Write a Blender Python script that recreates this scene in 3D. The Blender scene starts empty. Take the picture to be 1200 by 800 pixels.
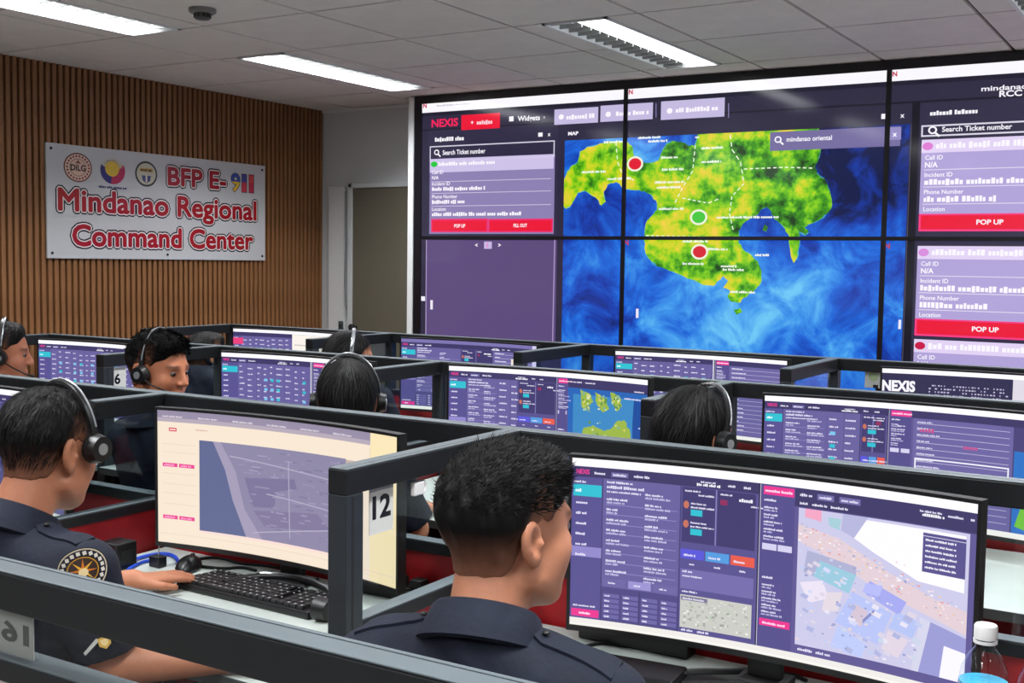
import bpy, bmesh, math, random
import numpy as np
from mathutils import Vector, Matrix, geometry

random.seed(7)
S = bpy.context.scene
C = S.collection
PI = math.pi

# ------------------------------------------------------------------ camera
CAMZ = 1.58
_R = Vector((0.85112313, 0.52477607, 0.01412408))
_U = Vector((-0.0485899, 0.05196062, 0.99746635))
_F = Vector((-0.52271257, 0.84965297, -0.0697237))
cam_data = bpy.data.cameras.new('camera')
cam_data.sensor_width = 36.0
cam_data.lens = 40.628
cam_data.clip_start = 0.02
cam = bpy.data.objects.new('camera', cam_data)
C.objects.link(cam)
cam.matrix_world = Matrix(((_R.x, _U.x, -_F.x, 0), (_R.y, _U.y, -_F.y, 0), (_R.z, _U.z, -_F.z, CAMZ), (0, 0, 0, 1)))
S.camera = cam

# ------------------------------------------------------------------ world and exposure
world = bpy.data.worlds.new('world')
S.world = world
world.use_nodes = True
world.node_tree.nodes['Background'].inputs[0].default_value = (0.6, 0.65, 0.7, 1)
world.node_tree.nodes['Background'].inputs[1].default_value = 0.15
S.view_settings.view_transform = 'Standard'
S.view_settings.look = 'None'
S.view_settings.exposure = 0.0
S.view_settings.gamma = 1.0
S.view_settings.use_curve_mapping = False
S.cycles.use_denoising = True
S.cycles.max_bounces = 6
S.cycles.transparent_max_bounces = 24
S.cycles.sample_clamp_indirect = 4.0

LAMP_POWER = 28.0      # watts of each ceiling fixture
LAMP_SPREAD = math.radians(130)
LAMP_GLOW = 5.0

# main dimensions (metres)
CEIL = 2.63
WX = -5.58          # left wall
WY = 6.40           # back wall
VY = 6.10           # face of the video wall
RX = 3.40           # right wall
FY = -2.60          # wall behind the camera
ROW = {'a': 0.91, 'b': 2.31, 'c': 3.67, 'd': 4.89}
DIV = [-4.92, -3.75, -2.57, -1.39, -0.14, 1.06]
STN = [-4.335, -3.16, -1.98, -0.765, 0.46]
RAIL = 1.19
DESK = 0.75

# ------------------------------------------------------------------ small helpers
def lin(c):
    r = []
    for v in c[:3]:
        v = v / 255.0
        r.append(v / 12.92 if v <= 0.04045 else ((v + 0.055) / 1.055) ** 2.4)
    return tuple(r)

def ray(u, v):
    """direction through a point of the 1200 x 800 photograph (used to survey the place)"""
    f = 1354.256
    return _R * ((u - 600) / f) - _U * ((v - 400) / f) + _F

def wp(u, v):
    d = ray(u, v) * (VY / ray(u, v).y)
    return (d.x, d.z + CAMZ)

MATS = {}
def mat(name, rgb, rough=0.5, metal=0.0, noise=0.0, nscale=40.0, bump=0.0, bscale=200.0, spec=0.5,
        stretch=(1, 1, 1), col2=None, coat=0.0, sheen=0.0, subsurf=0.0):
    if name in MATS:
        return MATS[name]
    m = bpy.data.materials.new(name)
    m.use_nodes = True
    nt = m.node_tree
    b = nt.nodes['Principled BSDF']
    c = lin(rgb)
    b.inputs['Base Color'].default_value = (*c, 1)
    b.inputs['Roughness'].default_value = rough
    b.inputs['Metallic'].default_value = metal
    b.inputs['Specular IOR Level'].default_value = spec
    b.inputs['Coat Weight'].default_value = coat
    b.inputs['Sheen Weight'].default_value = sheen
    if subsurf:
        b.inputs['Subsurface Weight'].default_value = subsurf
        b.inputs['Subsurface Radius'].default_value = (0.012, 0.005, 0.003)
    tc = nt.nodes.new('ShaderNodeTexCoord')
    mp = nt.nodes.new('ShaderNodeMapping')
    mp.inputs['Scale'].default_value = stretch
    nt.links.new(tc.outputs['Object'], mp.inputs['Vector'])
    if noise or col2:
        n = nt.nodes.new('ShaderNodeTexNoise')
        n.inputs['Scale'].default_value = nscale
        n.inputs['Detail'].default_value = 4
        nt.links.new(mp.outputs[0], n.inputs['Vector'])
        r = nt.nodes.new('ShaderNodeValToRGB')
        c2 = lin(col2) if col2 else tuple(v * (1 - noise) for v in c)
        r.color_ramp.elements[0].position = 0.3
        r.color_ramp.elements[1].position = 0.7
        r.color_ramp.elements[0].color = (*c2, 1)
        r.color_ramp.elements[1].color = (*[min(1, v * (1 + noise * 0.5)) for v in c], 1)
        nt.links.new(n.outputs['Fac'], r.inputs[0])
        nt.links.new(r.outputs[0], b.inputs['Base Color'])
    if bump:
        n2 = nt.nodes.new('ShaderNodeTexNoise')
        n2.inputs['Scale'].default_value = bscale
        n2.inputs['Detail'].default_value = 3
        nt.links.new(mp.outputs[0], n2.inputs['Vector'])
        bp = nt.nodes.new('ShaderNodeBump')
        bp.inputs['Strength'].default_value = bump
        bp.inputs['Distance'].default_value = 0.01
        nt.links.new(n2.outputs['Fac'], bp.inputs['Height'])
        nt.links.new(bp.outputs[0], b.inputs['Normal'])
    MATS[name] = m
    return m

def emis(name, rgb, strength):
    if name in MATS:
        return MATS[name]
    m = bpy.data.materials.new(name)
    m.use_nodes = True
    b = m.node_tree.nodes['Principled BSDF']
    b.inputs['Base Color'].default_value = (*lin(rgb), 1)
    b.inputs['Emission Color'].default_value = (*lin(rgb), 1)
    b.inputs['Emission Strength'].default_value = strength
    MATS[name] = m
    return m

def glassmat(name, tint=(1, 1, 1), refl=0.12):
    """thin pane: mostly see-through, with a fresnel reflection"""
    m = bpy.data.materials.new(name)
    m.use_nodes = True
    nt = m.node_tree
    nt.nodes.clear()
    o = nt.nodes.new('ShaderNodeOutputMaterial')
    t = nt.nodes.new('ShaderNodeBsdfTransparent')
    t.inputs[0].default_value = (*tint, 1)
    g = nt.nodes.new('ShaderNodeBsdfGlossy')
    g.inputs['Roughness'].default_value = 0.02
    g.inputs[0].default_value = (0.9, 0.95, 1, 1)
    fr = nt.nodes.new('ShaderNodeFresnel')
    fr.inputs[0].default_value = 1.45
    ml = nt.nodes.new('ShaderNodeMath')
    ml.operation = 'MULTIPLY'
    ml.inputs[1].default_value = refl * 8
    ml.use_clamp = True
    mx = nt.nodes.new('ShaderNodeMixShader')
    # only the outer face of a pane reflects (no total reflection inside the thin sheet)
    ge = nt.nodes.new('ShaderNodeNewGeometry')
    fb = nt.nodes.new('ShaderNodeMath'); fb.operation = 'SUBTRACT'; fb.inputs[0].default_value = 1.0
    nt.links.new(ge.outputs['Backfacing'], fb.inputs[1])
    ff = nt.nodes.new('ShaderNodeMath'); ff.operation = 'MULTIPLY'
    nt.links.new(fr.outputs[0], ff.inputs[0]); nt.links.new(fb.outputs[0], ff.inputs[1])
    nt.links.new(ff.outputs[0], ml.inputs[0])
    nt.links.new(ml.outputs[0], mx.inputs[0])
    nt.links.new(t.outputs[0], mx.inputs[1])
    nt.links.new(g.outputs[0], mx.inputs[2])
    nt.links.new(mx.outputs[0], o.inputs[0])
    MATS[name] = m
    return m

def link(o, parent=None):
    C.objects.link(o)
    if parent is not None:
        o.parent = parent
    return o

def tag(o, label=None, cat=None, group=None, kind=None):
    if label: o['label'] = label
    if cat: o['category'] = cat
    if group: o['group'] = group
    if kind: o['kind'] = kind
    return o

def empty(name, loc=(0, 0, 0), rz=0.0):
    o = bpy.data.objects.new(name, None)
    o.empty_display_size = 0.1
    C.objects.link(o)
    o.location = loc
    o.rotation_euler = (0, 0, rz)
    return o

class MB:
    """collects shapes and links them as one mesh object"""
    def __init__(self):
        self.bm = bmesh.new()

    def box(self, lo, hi, bevel=0.0, rot=None, pivot=None):
        lo = Vector(lo); hi = Vector(hi)
        c = (lo + hi) / 2
        s = hi - lo
        r = bmesh.ops.create_cube(self.bm, size=1.0)
        vs = r['verts']
        for v in vs:
            v.co = Vector((v.co.x * s.x, v.co.y * s.y, v.co.z * s.z)) + c
        if bevel:
            es = list({e for v in vs for e in v.link_edges})
            rb = bmesh.ops.bevel(self.bm, geom=es, offset=bevel, segments=2, affect='EDGES', profile=0.5)
            vs = list({v for f in rb['faces'] for v in f.verts} | {v for v in vs if v.is_valid})
        if rot is not None:
            p = Vector(pivot) if pivot is not None else c
            for v in vs:
                v.co = rot @ (v.co - p) + p
        return self

    def cyl(self, p, q, r, r2=None, n=16):
        p = Vector(p); q = Vector(q)
        d = q - p
        m = Matrix.Translation((p + q) / 2) @ d.to_track_quat('Z', 'Y').to_matrix().to_4x4()
        bmesh.ops.create_cone(self.bm, cap_ends=True, segments=n, radius1=r, radius2=r if r2 is None else r2,
                              depth=d.length, matrix=m)
        return self

    def ball(self, c, r, seg=16, rings=10):
        m = Matrix.Translation(c) @ Matrix.Diagonal((*(r if hasattr(r, '__len__') else (r, r, r)), 1))
        bmesh.ops.create_uvsphere(self.bm, u_segments=seg, v_segments=rings, radius=1.0, matrix=m)
        return self

    def tube(self, pts, r, n=8, closed=False):
        pts = [Vector(p) for p in pts]
        rings = []
        N = len(pts)
        prev = None
        for i, p in enumerate(pts):
            a = pts[(i - 1) % N] if (closed or i > 0) else p
            b = pts[(i + 1) % N] if (closed or i < N - 1) else p
            t = (b - a).normalized()
            if prev is None:
                x = t.orthogonal().normalized()
            else:
                x = (prev - t * prev.dot(t))
                x = x.normalized() if x.length > 1e-6 else t.orthogonal().normalized()
            prev = x
            y = t.cross(x)
            rr = r[i] if hasattr(r, '__len__') else r
            rings.append([self.bm.verts.new(p + (x * math.cos(2 * PI * k / n) + y * math.sin(2 * PI * k / n)) * rr) for k in range(n)])
        for i in range(N if closed else N - 1):
            A = rings[i]; B = rings[(i + 1) % N]
            for k in range(n):
                self.bm.faces.new((A[k], A[(k + 1) % n], B[(k + 1) % n], B[k]))
        if not closed:
            self.bm.faces.new(rings[0][::-1])
            self.bm.faces.new(rings[-1])
        return self

    def lathe(self, prof, n=28, c=(0, 0, 0)):
        rings = []
        for r, z in prof:
            rings.append([self.bm.verts.new((c[0] + r * math.cos(2 * PI * k / n), c[1] + r * math.sin(2 * PI * k / n), c[2] + z)) for k in range(n)])
        for A, B in zip(rings, rings[1:]):
            for k in range(n):
                self.bm.faces.new((A[k], A[(k + 1) % n], B[(k + 1) % n], B[k]))
        return self

    def prism(self, pts, y0, y1):
        """polygon of (x, z) pushed from y0 to y1"""
        A = [self.bm.verts.new((x, y0, z)) for x, z in pts]
        B = [self.bm.verts.new((x, y1, z)) for x, z in pts]
        n = len(pts)
        self.bm.faces.new(A)
        self.bm.faces.new(B[::-1])
        for i in range(n):
            self.bm.faces.new((A[i], B[i], B[(i + 1) % n], A[(i + 1) % n]))
        return self

    def mesh(self, name, m, smooth=False):
        bmesh.ops.recalc_face_normals(self.bm, faces=self.bm.faces)
        me = bpy.data.meshes.new(name)
        self.bm.to_mesh(me)
        self.bm.free()
        for x in (m if isinstance(m, (list, tuple)) else [m]):
            me.materials.append(x)
        if smooth:
            me.shade_smooth()
            try:
                me.set_sharp_from_angle(angle=math.radians(40))
            except Exception:
                pass
        return me

    def build(self, name, m, parent=None, smooth=False, loc=None):
        o = bpy.data.objects.new(name, self.mesh(name, m, smooth))
        link(o, parent)
        if loc is not None:
            o.location = loc
        return o

def obox(name, lo, hi, m, parent=None, bevel=0.0):
    """box whose own origin sits at its centre"""
    lo = Vector(lo); hi = Vector(hi)
    c = (lo + hi) / 2
    return MB().box(lo - c, hi - c, bevel).build(name, m, parent, loc=c)

def copy_tree(o, parent=None):
    c = o.copy()
    C.objects.link(c)
    c.parent = parent
    for ch in list(o.children):
        copy_tree(ch, c)
    return c

# ------------------------------------------------------------------ flat pictures (screens, print)
_TXT = {}
def text_tris(s, bold=0.0):
    k = (s, bold)
    if k in _TXT:
        return _TXT[k]
    cu = bpy.data.curves.new('text', 'FONT')
    cu.body = s
    cu.size = 1.0
    cu.offset = bold
    cu.resolution_u = 3
    o = bpy.data.objects.new('text', cu)
    C.objects.link(o)
    dg = bpy.context.evaluated_depsgraph_get()
    me = bpy.data.meshes.new_from_object(o.evaluated_get(dg))
    me.calc_loop_triangles()
    vs = [(v.co.x, v.co.y) for v in me.vertices]
    tr = [tuple(vs[i] for i in t.vertices) for t in me.loop_triangles]
    x1 = max([p[0] for p in vs] or [0]); x0 = min([p[0] for p in vs] or [0])
    bpy.data.objects.remove(o)
    bpy.data.curves.remove(cu)
    bpy.data.meshes.remove(me)
    _TXT[k] = (tr, x0, x1)
    return _TXT[k]

def clip_poly(pts, ax, lim, sgn):
    out = []
    n = len(pts)
    for i in range(n):
        a = pts[i]; b = pts[(i + 1) % n]
        da = (a[ax] - lim) * sgn; db = (b[ax] - lim) * sgn
        if da >= 0: out.append(a)
        if (da > 0 > db) or (da < 0 < db):
            t = da / (da - db)
            out.append((a[0] + (b[0] - a[0]) * t, a[1] + (b[1] - a[1]) * t))
    return out

FINE = True
class Pic:
    """a flat drawing in (x, y), y up; layers stand a hair in front of each other"""
    def __init__(self):
        self.t = []          # (tri, colour, slot, layer)

    def tri(self, pts, c, L, slot=0):
        self.t.append((pts, c, slot, L))

    def poly(self, pts, c, L=1, slot=0):
        for t in geometry.tessellate_polygon([[Vector((x, y, 0)) for x, y in pts]]):
            self.tri([pts[i] for i in t], c, L, slot)

    def rect(self, x0, y0, x1, y1, c, L=1, slot=0):
        self.tri([(x0, y0), (x1, y0), (x1, y1), (x0, y1)], c, L, slot)

    def frame(self, x0, y0, x1, y1, w, c, L=2):
        a, b = min(x0, x1), max(x0, x1)
        d, e = min(y0, y1), max(y0, y1)
        self.rect(a, d, b, d + w, c, L); self.rect(a, e - w, b, e, c, L)
        self.rect(a, d + w, a + w, e - w, c, L); self.rect(b - w, d + w, b, e - w, c, L)

    def ell(self, cx, cy, rx, ry, c, L=3, n=24):
        self.tri([(cx + rx * math.cos(2 * PI * k / n), cy + ry * math.sin(2 * PI * k / n)) for k in range(n)], c, L)

    def line(self, p, q, w, c, L=3):
        d = Vector((q[0] - p[0], q[1] - p[1]))
        if d.length < 1e-7: return
        n = Vector((-d.y, d.x)).normalized() * w / 2
        self.tri([(p[0] + n.x, p[1] + n.y), (p[0] - n.x, p[1] - n.y), (q[0] - n.x, q[1] - n.y), (q[0] + n.x, q[1] + n.y)], c, L)

    def dash(self, x, y, w, h, c, L=4, rnd=random):
        """illegible run of small print: word-like bars"""
        e = x + w
        left = rnd.randint(3, 9)
        while x < e - h * 0.4:
            ww = h * rnd.uniform(0.5, 0.8)
            if FINE:
                k = rnd.random()
                y0 = y - (0.12 * h if k > 0.9 else 0)
                y1 = y + h * (0.78 if k < 0.6 else 1.05)
                self.rect(x, y0, x + ww * 0.9, y1, c, L)
                x += ww + h * 0.08
                left -= 1
                if left <= 0:
                    left = rnd.randint(3, 9); x += h * 0.45
            else:
                ww = min(h * rnd.uniform(2.2, 5.0), e - x)
                self.rect(x, y, x + ww, y + h * rnd.uniform(0.75, 1.0), c, L)
                x += ww + h * 0.4

    def text(self, x, y, h, s, c, L=4, bold=0.0, align='l', width=None, shear=0.0):
        tr, x0, x1 = text_tris(s, bold)
        k = h / 0.72
        kx = k if width is None else width / max(1e-6, (x1 - x0))
        off = 0 if align == 'l' else (-(x1 - x0) * kx / 2 if align == 'c' else -(x1 - x0) * kx)
        for t in tr:
            self.tri([(x + off + (p[0] - x0) * kx + shear * p[1] * k, y + p[1] * k) for p in t], c, L)

    def mesh(self, name, cells, place, mats, eps):
        """cells: list of (x0,y0,x1,y1); place(x,y,h) -> 3-D point at height h above the surface"""
        V = []; F = []; COL = []; MI = []
        for pts, c, slot, L in self.t:
            bx0 = min(p[0] for p in pts); bx1 = max(p[0] for p in pts)
            by0 = min(p[1] for p in pts); by1 = max(p[1] for p in pts)
            for (x0, y0, x1, y1) in cells:
                if bx1 <= x0 or bx0 >= x1 or by1 <= y0 or by0 >= y1: continue
                q = list(pts)
                if bx0 < x0: q = clip_poly(q, 0, x0, 1)
                if bx1 > x1: q = clip_poly(q, 0, x1, -1)
                if by0 < y0: q = clip_poly(q, 1, y0, 1)
                if by1 > y1: q = clip_poly(q, 1, y1, -1)
                if len(q) < 3: continue
                i0 = len(V)
                V += [place(p[0], p[1], L * eps) for p in q]
                F.append(list(range(i0, i0 + len(q))))
                COL += [c] * len(q)
                MI.append(slot)
        me = bpy.data.meshes.new(name)
        me.from_pydata(V, [], F)
        for m in mats: me.materials.append(m)
        me.polygons.foreach_set('material_index', MI)
        ca = me.color_attributes.new('Col', 'FLOAT_COLOR', 'POINT')
        arr = np.ones((len(V), 4), dtype=np.float32)
        if V:
            arr[:, :3] = np.array([lin(c) for c in COL], dtype=np.float32)
            ca.data.foreach_set('color', arr.ravel())
        me.update()
        return me

def attr_mat(name, emission=0.0, rough=0.4, spec=0.5, grain=0.0, bump=0.0, bscale=300, subsurf=0.0, sheen=0.0):
    """material whose colour is stored on the mesh (print, screen pictures, skin)"""
    m = bpy.data.materials.new(name)
    m.use_nodes = True
    nt = m.node_tree
    b = nt.nodes['Principled BSDF']
    b.inputs['Roughness'].default_value = rough
    b.inputs['Specular IOR Level'].default_value = spec
    b.inputs['Sheen Weight'].default_value = sheen
    a = nt.nodes.new('ShaderNodeAttribute')
    a.attribute_name = 'Col'
    src = a.outputs['Color']
    tc = nt.nodes.new('ShaderNodeTexCoord')
    if grain:
        n = nt.nodes.new('ShaderNodeTexNoise')
        n.inputs['Scale'].default_value = 60
        n.inputs['Detail'].default_value = 5
        nt.links.new(tc.outputs['Object'], n.inputs['Vector'])
        mr = nt.nodes.new('ShaderNodeMapRange')
        mr.inputs['To Min'].default_value = 1 - grain
        mr.inputs['To Max'].default_value = 1 + grain
        nt.links.new(n.outputs['Fac'], mr.inputs['Value'])
        mx = nt.nodes.new('ShaderNodeVectorMath')
        mx.operation = 'SCALE'
        nt.links.new(src, mx.inputs[0])
        nt.links.new(mr.outputs[0], mx.inputs['Scale'])
        src = mx.outputs[0]
    if bump:
        n2 = nt.nodes.new('ShaderNodeTexNoise')
        n2.inputs['Scale'].default_value = bscale
        nt.links.new(tc.outputs['Object'], n2.inputs['Vector'])
        bp = nt.nodes.new('ShaderNodeBump')
        bp.inputs['Strength'].default_value = bump
        bp.inputs['Distance'].default_value = 0.004
        nt.links.new(n2.outputs['Fac'], bp.inputs['Height'])
        nt.links.new(bp.outputs[0], b.inputs['Normal'])
    if emission:
        b.inputs['Base Color'].default_value = (0.012, 0.012, 0.015, 1)
        nt.links.new(src, b.inputs['Emission Color'])
        b.inputs['Emission Strength'].default_value = emission
    else:
        nt.links.new(src, b.inputs['Base Color'])
        if subsurf:
            b.inputs['Subsurface Weight'].default_value = subsurf
            b.inputs['Subsurface Radius'].default_value = (0.01, 0.004, 0.002)
    MATS[name] = m
    return m

def ramp_emis(name, stops, scale, detail, emission, grad=None, rough=0.25, dist=0.6):
    """lit map picture: noise through a colour ramp"""
    m = bpy.data.materials.new(name)
    m.use_nodes = True
    nt = m.node_tree
    b = nt.nodes['Principled BSDF']
    b.inputs['Base Color'].default_value = (0.012, 0.012, 0.015, 1)
    b.inputs['Roughness'].default_value = rough
    tc = nt.nodes.new('ShaderNodeTexCoord')
    n = nt.nodes.new('ShaderNodeTexNoise')
    n.inputs['Scale'].default_value = scale
    n.inputs['Detail'].default_value = detail
    n.inputs['Roughness'].default_value = 0.62
    n.inputs['Distortion'].default_value = dist
    nt.links.new(tc.outputs['Object'], n.inputs['Vector'])
    f = n.outputs['Fac']
    if grad:
        # map depth drifts across the chart: (centre x, centre z, radius, amount) wells
        for cx, cz, rad, amt in grad:
            sp = nt.nodes.new('ShaderNodeVectorMath'); sp.operation = 'DISTANCE'
            sp.inputs[1].default_value = (cx, 0, cz)
            sx = nt.nodes.new('ShaderNodeVectorMath'); sx.operation = 'MULTIPLY'
            sx.inputs[1].default_value = (1, 0, 1)
            nt.links.new(tc.outputs['Object'], sx.inputs[0])
            nt.links.new(sx.outputs[0], sp.inputs[0])
            mr = nt.nodes.new('ShaderNodeMapRange')
            mr.inputs['From Max'].default_value = rad
            mr.inputs['To Min'].default_value = amt
            mr.inputs['To Max'].default_value = 0
            nt.links.new(sp.outputs['Value'], mr.inputs['Value'])
            ad = nt.nodes.new('ShaderNodeMath'); ad.operation = 'ADD'
            nt.links.new(f, ad.inputs[0]); nt.links.new(mr.outputs[0], ad.inputs[1])
            f = ad.outputs[0]
    r = nt.nodes.new('ShaderNodeValToRGB')
    els = r.color_ramp.elements
    while len(els) < len(stops): els.new(0.5)
    for e, (p, c) in zip(els, stops):
        e.position = p; e.color = (*lin(c), 1)
    nt.links.new(f, r.inputs[0])
    nt.links.new(r.outputs[0], b.inputs['Emission Color'])
    b.inputs['Emission Strength'].default_value = emission
    MATS[name] = m
    return m

# ------------------------------------------------------------------ materials
M_alu = mat('dark_aluminium', (50, 57, 62), 0.42, 0.35, noise=0.12, nscale=30)
M_alu_top = mat('aluminium_lit_top', (84, 93, 98), 0.5, 0.2, noise=0.06, nscale=25)  # same rail aluminium, painted paler for the light on its top
M_alu_side = mat('charcoal_rail_face', (25, 28, 31), 0.45, 0.25, noise=0.15, nscale=30)
M_groove = mat('rail_groove', (22, 24, 27), 0.6)
M_red = mat('red_laminate', (150, 16, 24), 0.5, noise=0.15, nscale=18, bump=0.02, bscale=400)
M_pale = mat('pale_laminate', (226, 214, 214), 0.5, noise=0.04, nscale=12)
M_desk = mat('white_desk_laminate', (172, 180, 175), 0.42, noise=0.05, nscale=9)
M_edge = mat('desk_edge_band', (60, 66, 66), 0.55, noise=0.1)
M_black = mat('black_plastic', (14, 15, 17), 0.38, noise=0.2, nscale=60)
M_blackm = mat('matt_black_plastic', (10, 11, 13), 0.6, noise=0.2, nscale=60)
M_rubber = mat('black_rubber', (12, 12, 13), 0.75, noise=0.2)
M_key = mat('key_cap', (26, 27, 30), 0.5, noise=0.2, nscale=80)
M_silver = mat('silver_plastic', (170, 174, 178), 0.3, 0.6, noise=0.05)
M_white = mat('white_plastic', (222, 222, 222), 0.45, noise=0.03)
M_paper = mat('white_paper', (214, 214, 210), 0.7, noise=0.03, nscale=20)
M_blue = mat('blue_cable_jacket', (28, 70, 190), 0.4, noise=0.1)
M_tile = mat('mineral_tile', (226, 222, 217), 0.9, noise=0.05, nscale=7, bump=0.25, bscale=160)
M_grid = mat('ceiling_grid_bar', (30, 30, 30), 0.6, noise=0.05)
M_wallw = mat('painted_wall', (204, 209, 210), 0.75, noise=0.03, nscale=3, bump=0.05, bscale=120)
M_trimw = mat('white_trim', (226, 230, 230), 0.5, noise=0.02)
M_door = mat('olive_grey_door', (104, 100, 86), 0.55, noise=0.06, nscale=4)
M_floor = mat('pale_tile_floor', (128, 124, 120), 0.6, noise=0.12, nscale=3)
M_wood = mat('walnut_slat', (152, 104, 62), 0.5, nscale=5, col2=(112, 74, 43), stretch=(6, 6, 0.6), bump=0.06, bscale=90)
M_wood2 = mat('wood_backing', (40, 22, 14), 0.6, noise=0.2, nscale=6, stretch=(6, 6, 0.6))
M_glass = glassmat('clear_pane', (0.95, 0.97, 0.97), 0.09)
M_glassd = glassmat('smoked_pane', (0.74, 0.79, 0.80), 0.13)
M_chair = mat('black_mesh_fabric', (20, 21, 24), 0.85, noise=0.2, nscale=120, bump=0.2, bscale=600)
M_pic = attr_mat('screen_picture', emission=1.1, rough=0.35, spec=0.25)
M_wallpic = attr_mat('video_wall_picture', emission=1.0, rough=0.10, spec=0.5)
M_print = attr_mat('printed_sheet', rough=0.25, spec=0.5)

# ================================================================== the room
def struct(o):
    o['kind'] = 'structure'
    return o

struct(obox('floor', (WX - 0.1, FY - 0.1, -0.1), (RX + 0.1, WY + 0.1, 0.0), M_floor))
wl = struct(obox('wall_left', (WX - 0.1, FY, 0.0), (WX, WY, CEIL + 0.14), M_wood2))
struct(obox('wall_back', (WX, WY, 0.0), (RX, WY + 0.1, CEIL + 0.14), M_wallw))
struct(obox('wall_right', (RX, FY, 0.0), (RX + 0.1, WY, CEIL + 0.14), M_wallw))
struct(obox('wall_front', (WX, FY - 0.1, 0.0), (RX, FY, CEIL + 0.14), M_wallw))

# fluted wood cladding on the left wall, slat by slat
SLAT_P = 0.041
mb = MB()
mb.box((-0.0, -0.0135, -CEIL / 2), (0.032, 0.0135, CEIL / 2), 0.004)
slat_me = mb.mesh('slat', M_wood)
wl_inv = Matrix.Translation(-Vector(wl.location))
y = WY - SLAT_P / 2
i = 0
while y > 1.2:
    o = bpy.data.objects.new('slat', slat_me)
    link(o, wl)
    o.location = Vector((WX, y, CEIL / 2)) - Vector(wl.location)
    y -= SLAT_P
    i += 1

# suspended ceiling
ceil = struct(obox('ceiling', (WX, FY, CEIL + 0.12), (RX, WY, CEIL + 0.14), M_grid))
cl = Vector(ceil.location)
TX, TY, TOX, TOY = 0.6213, 0.6699, -2.7905, 4.501
FIX_COLS = (-4.341, -2.480, -0.617, 1.247)
FIX_ROWS = (4.501, 2.491, 0.481, -1.529)
def is_fix(i, j):
    x = TOX + (i + 0.5) * TX
    y0 = TOY + j * TY
    return any(abs(x - c) < 0.1 for c in FIX_COLS) and any(-0.1 < y0 - r < TY + 0.1 for r in FIX_ROWS)
tile_cache = {}
def ceiling_tile(x0, y0, x1, y1, tilt=0):
    k = (round(x1 - x0, 3), round(y1 - y0, 3))
    if k not in tile_cache:
        tile_cache[k] = MB().box((-k[0] / 2, -k[1] / 2, 0), (k[0] / 2, k[1] / 2, 0.016), 0.002).mesh('ceiling_tile', M_tile)
    o = bpy.data.objects.new('ceiling_tile', tile_cache[k])
    link(o, ceil)
    o.location = Vector(((x0 + x1) / 2, (y0 + y1) / 2, CEIL)) - cl
    o.rotation_euler = (tilt, tilt * 0.6, 0)
G = 0.008
for i in range(-5, 10):
    for j in range(-11, 3):
        x0 = max(TOX + i * TX, WX); x1 = min(TOX + (i + 1) * TX, RX)
        y0 = max(TOY + j * TY, FY); y1 = min(TOY + (j + 1) * TY, WY)
        if x1 - x0 < 0.03 or y1 - y0 < 0.03: continue
        if is_fix(i, j):
            xc = TOX + (i + 0.5) * TX
            ceiling_tile(x0 + G, y0 + G, xc - 0.165, y1 - G)
            ceiling_tile(xc + 0.165, y0 + G, x1 - G, y1 - G)
        else:
            ceiling_tile(x0 + G, y0 + G, x1 - G, y1 - G, 0.012 if (i == -4 and j == 2) else 0)
for i in range(-5, 11):
    x = TOX + i * TX
    if WX < x < RX:
        link(bpy.data.objects.new('grid_bar', MB().box((-0.012, -(WY - FY) / 2, 0), (0.012, (WY - FY) / 2, 0.004)).mesh('grid_bar', M_grid)), ceil).location = Vector((x, (WY + FY) / 2, CEIL + 0.017)) - cl
for j in range(-11, 4):
    yy = TOY + j * TY
    if FY < yy < WY:
        link(bpy.data.objects.new('grid_bar', MB().box((-(RX - WX) / 2, -0.012, 0), ((RX - WX) / 2, 0.012, 0.004)).mesh('grid_bar', M_grid)), ceil).location = Vector(((RX + WX) / 2, yy, CEIL + 0.022)) - cl
struct(obox('trim_1', (WX + 0.035, WY - 0.02, CEIL - 0.02), (-4.56, WY, CEIL), M_trimw))

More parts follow.
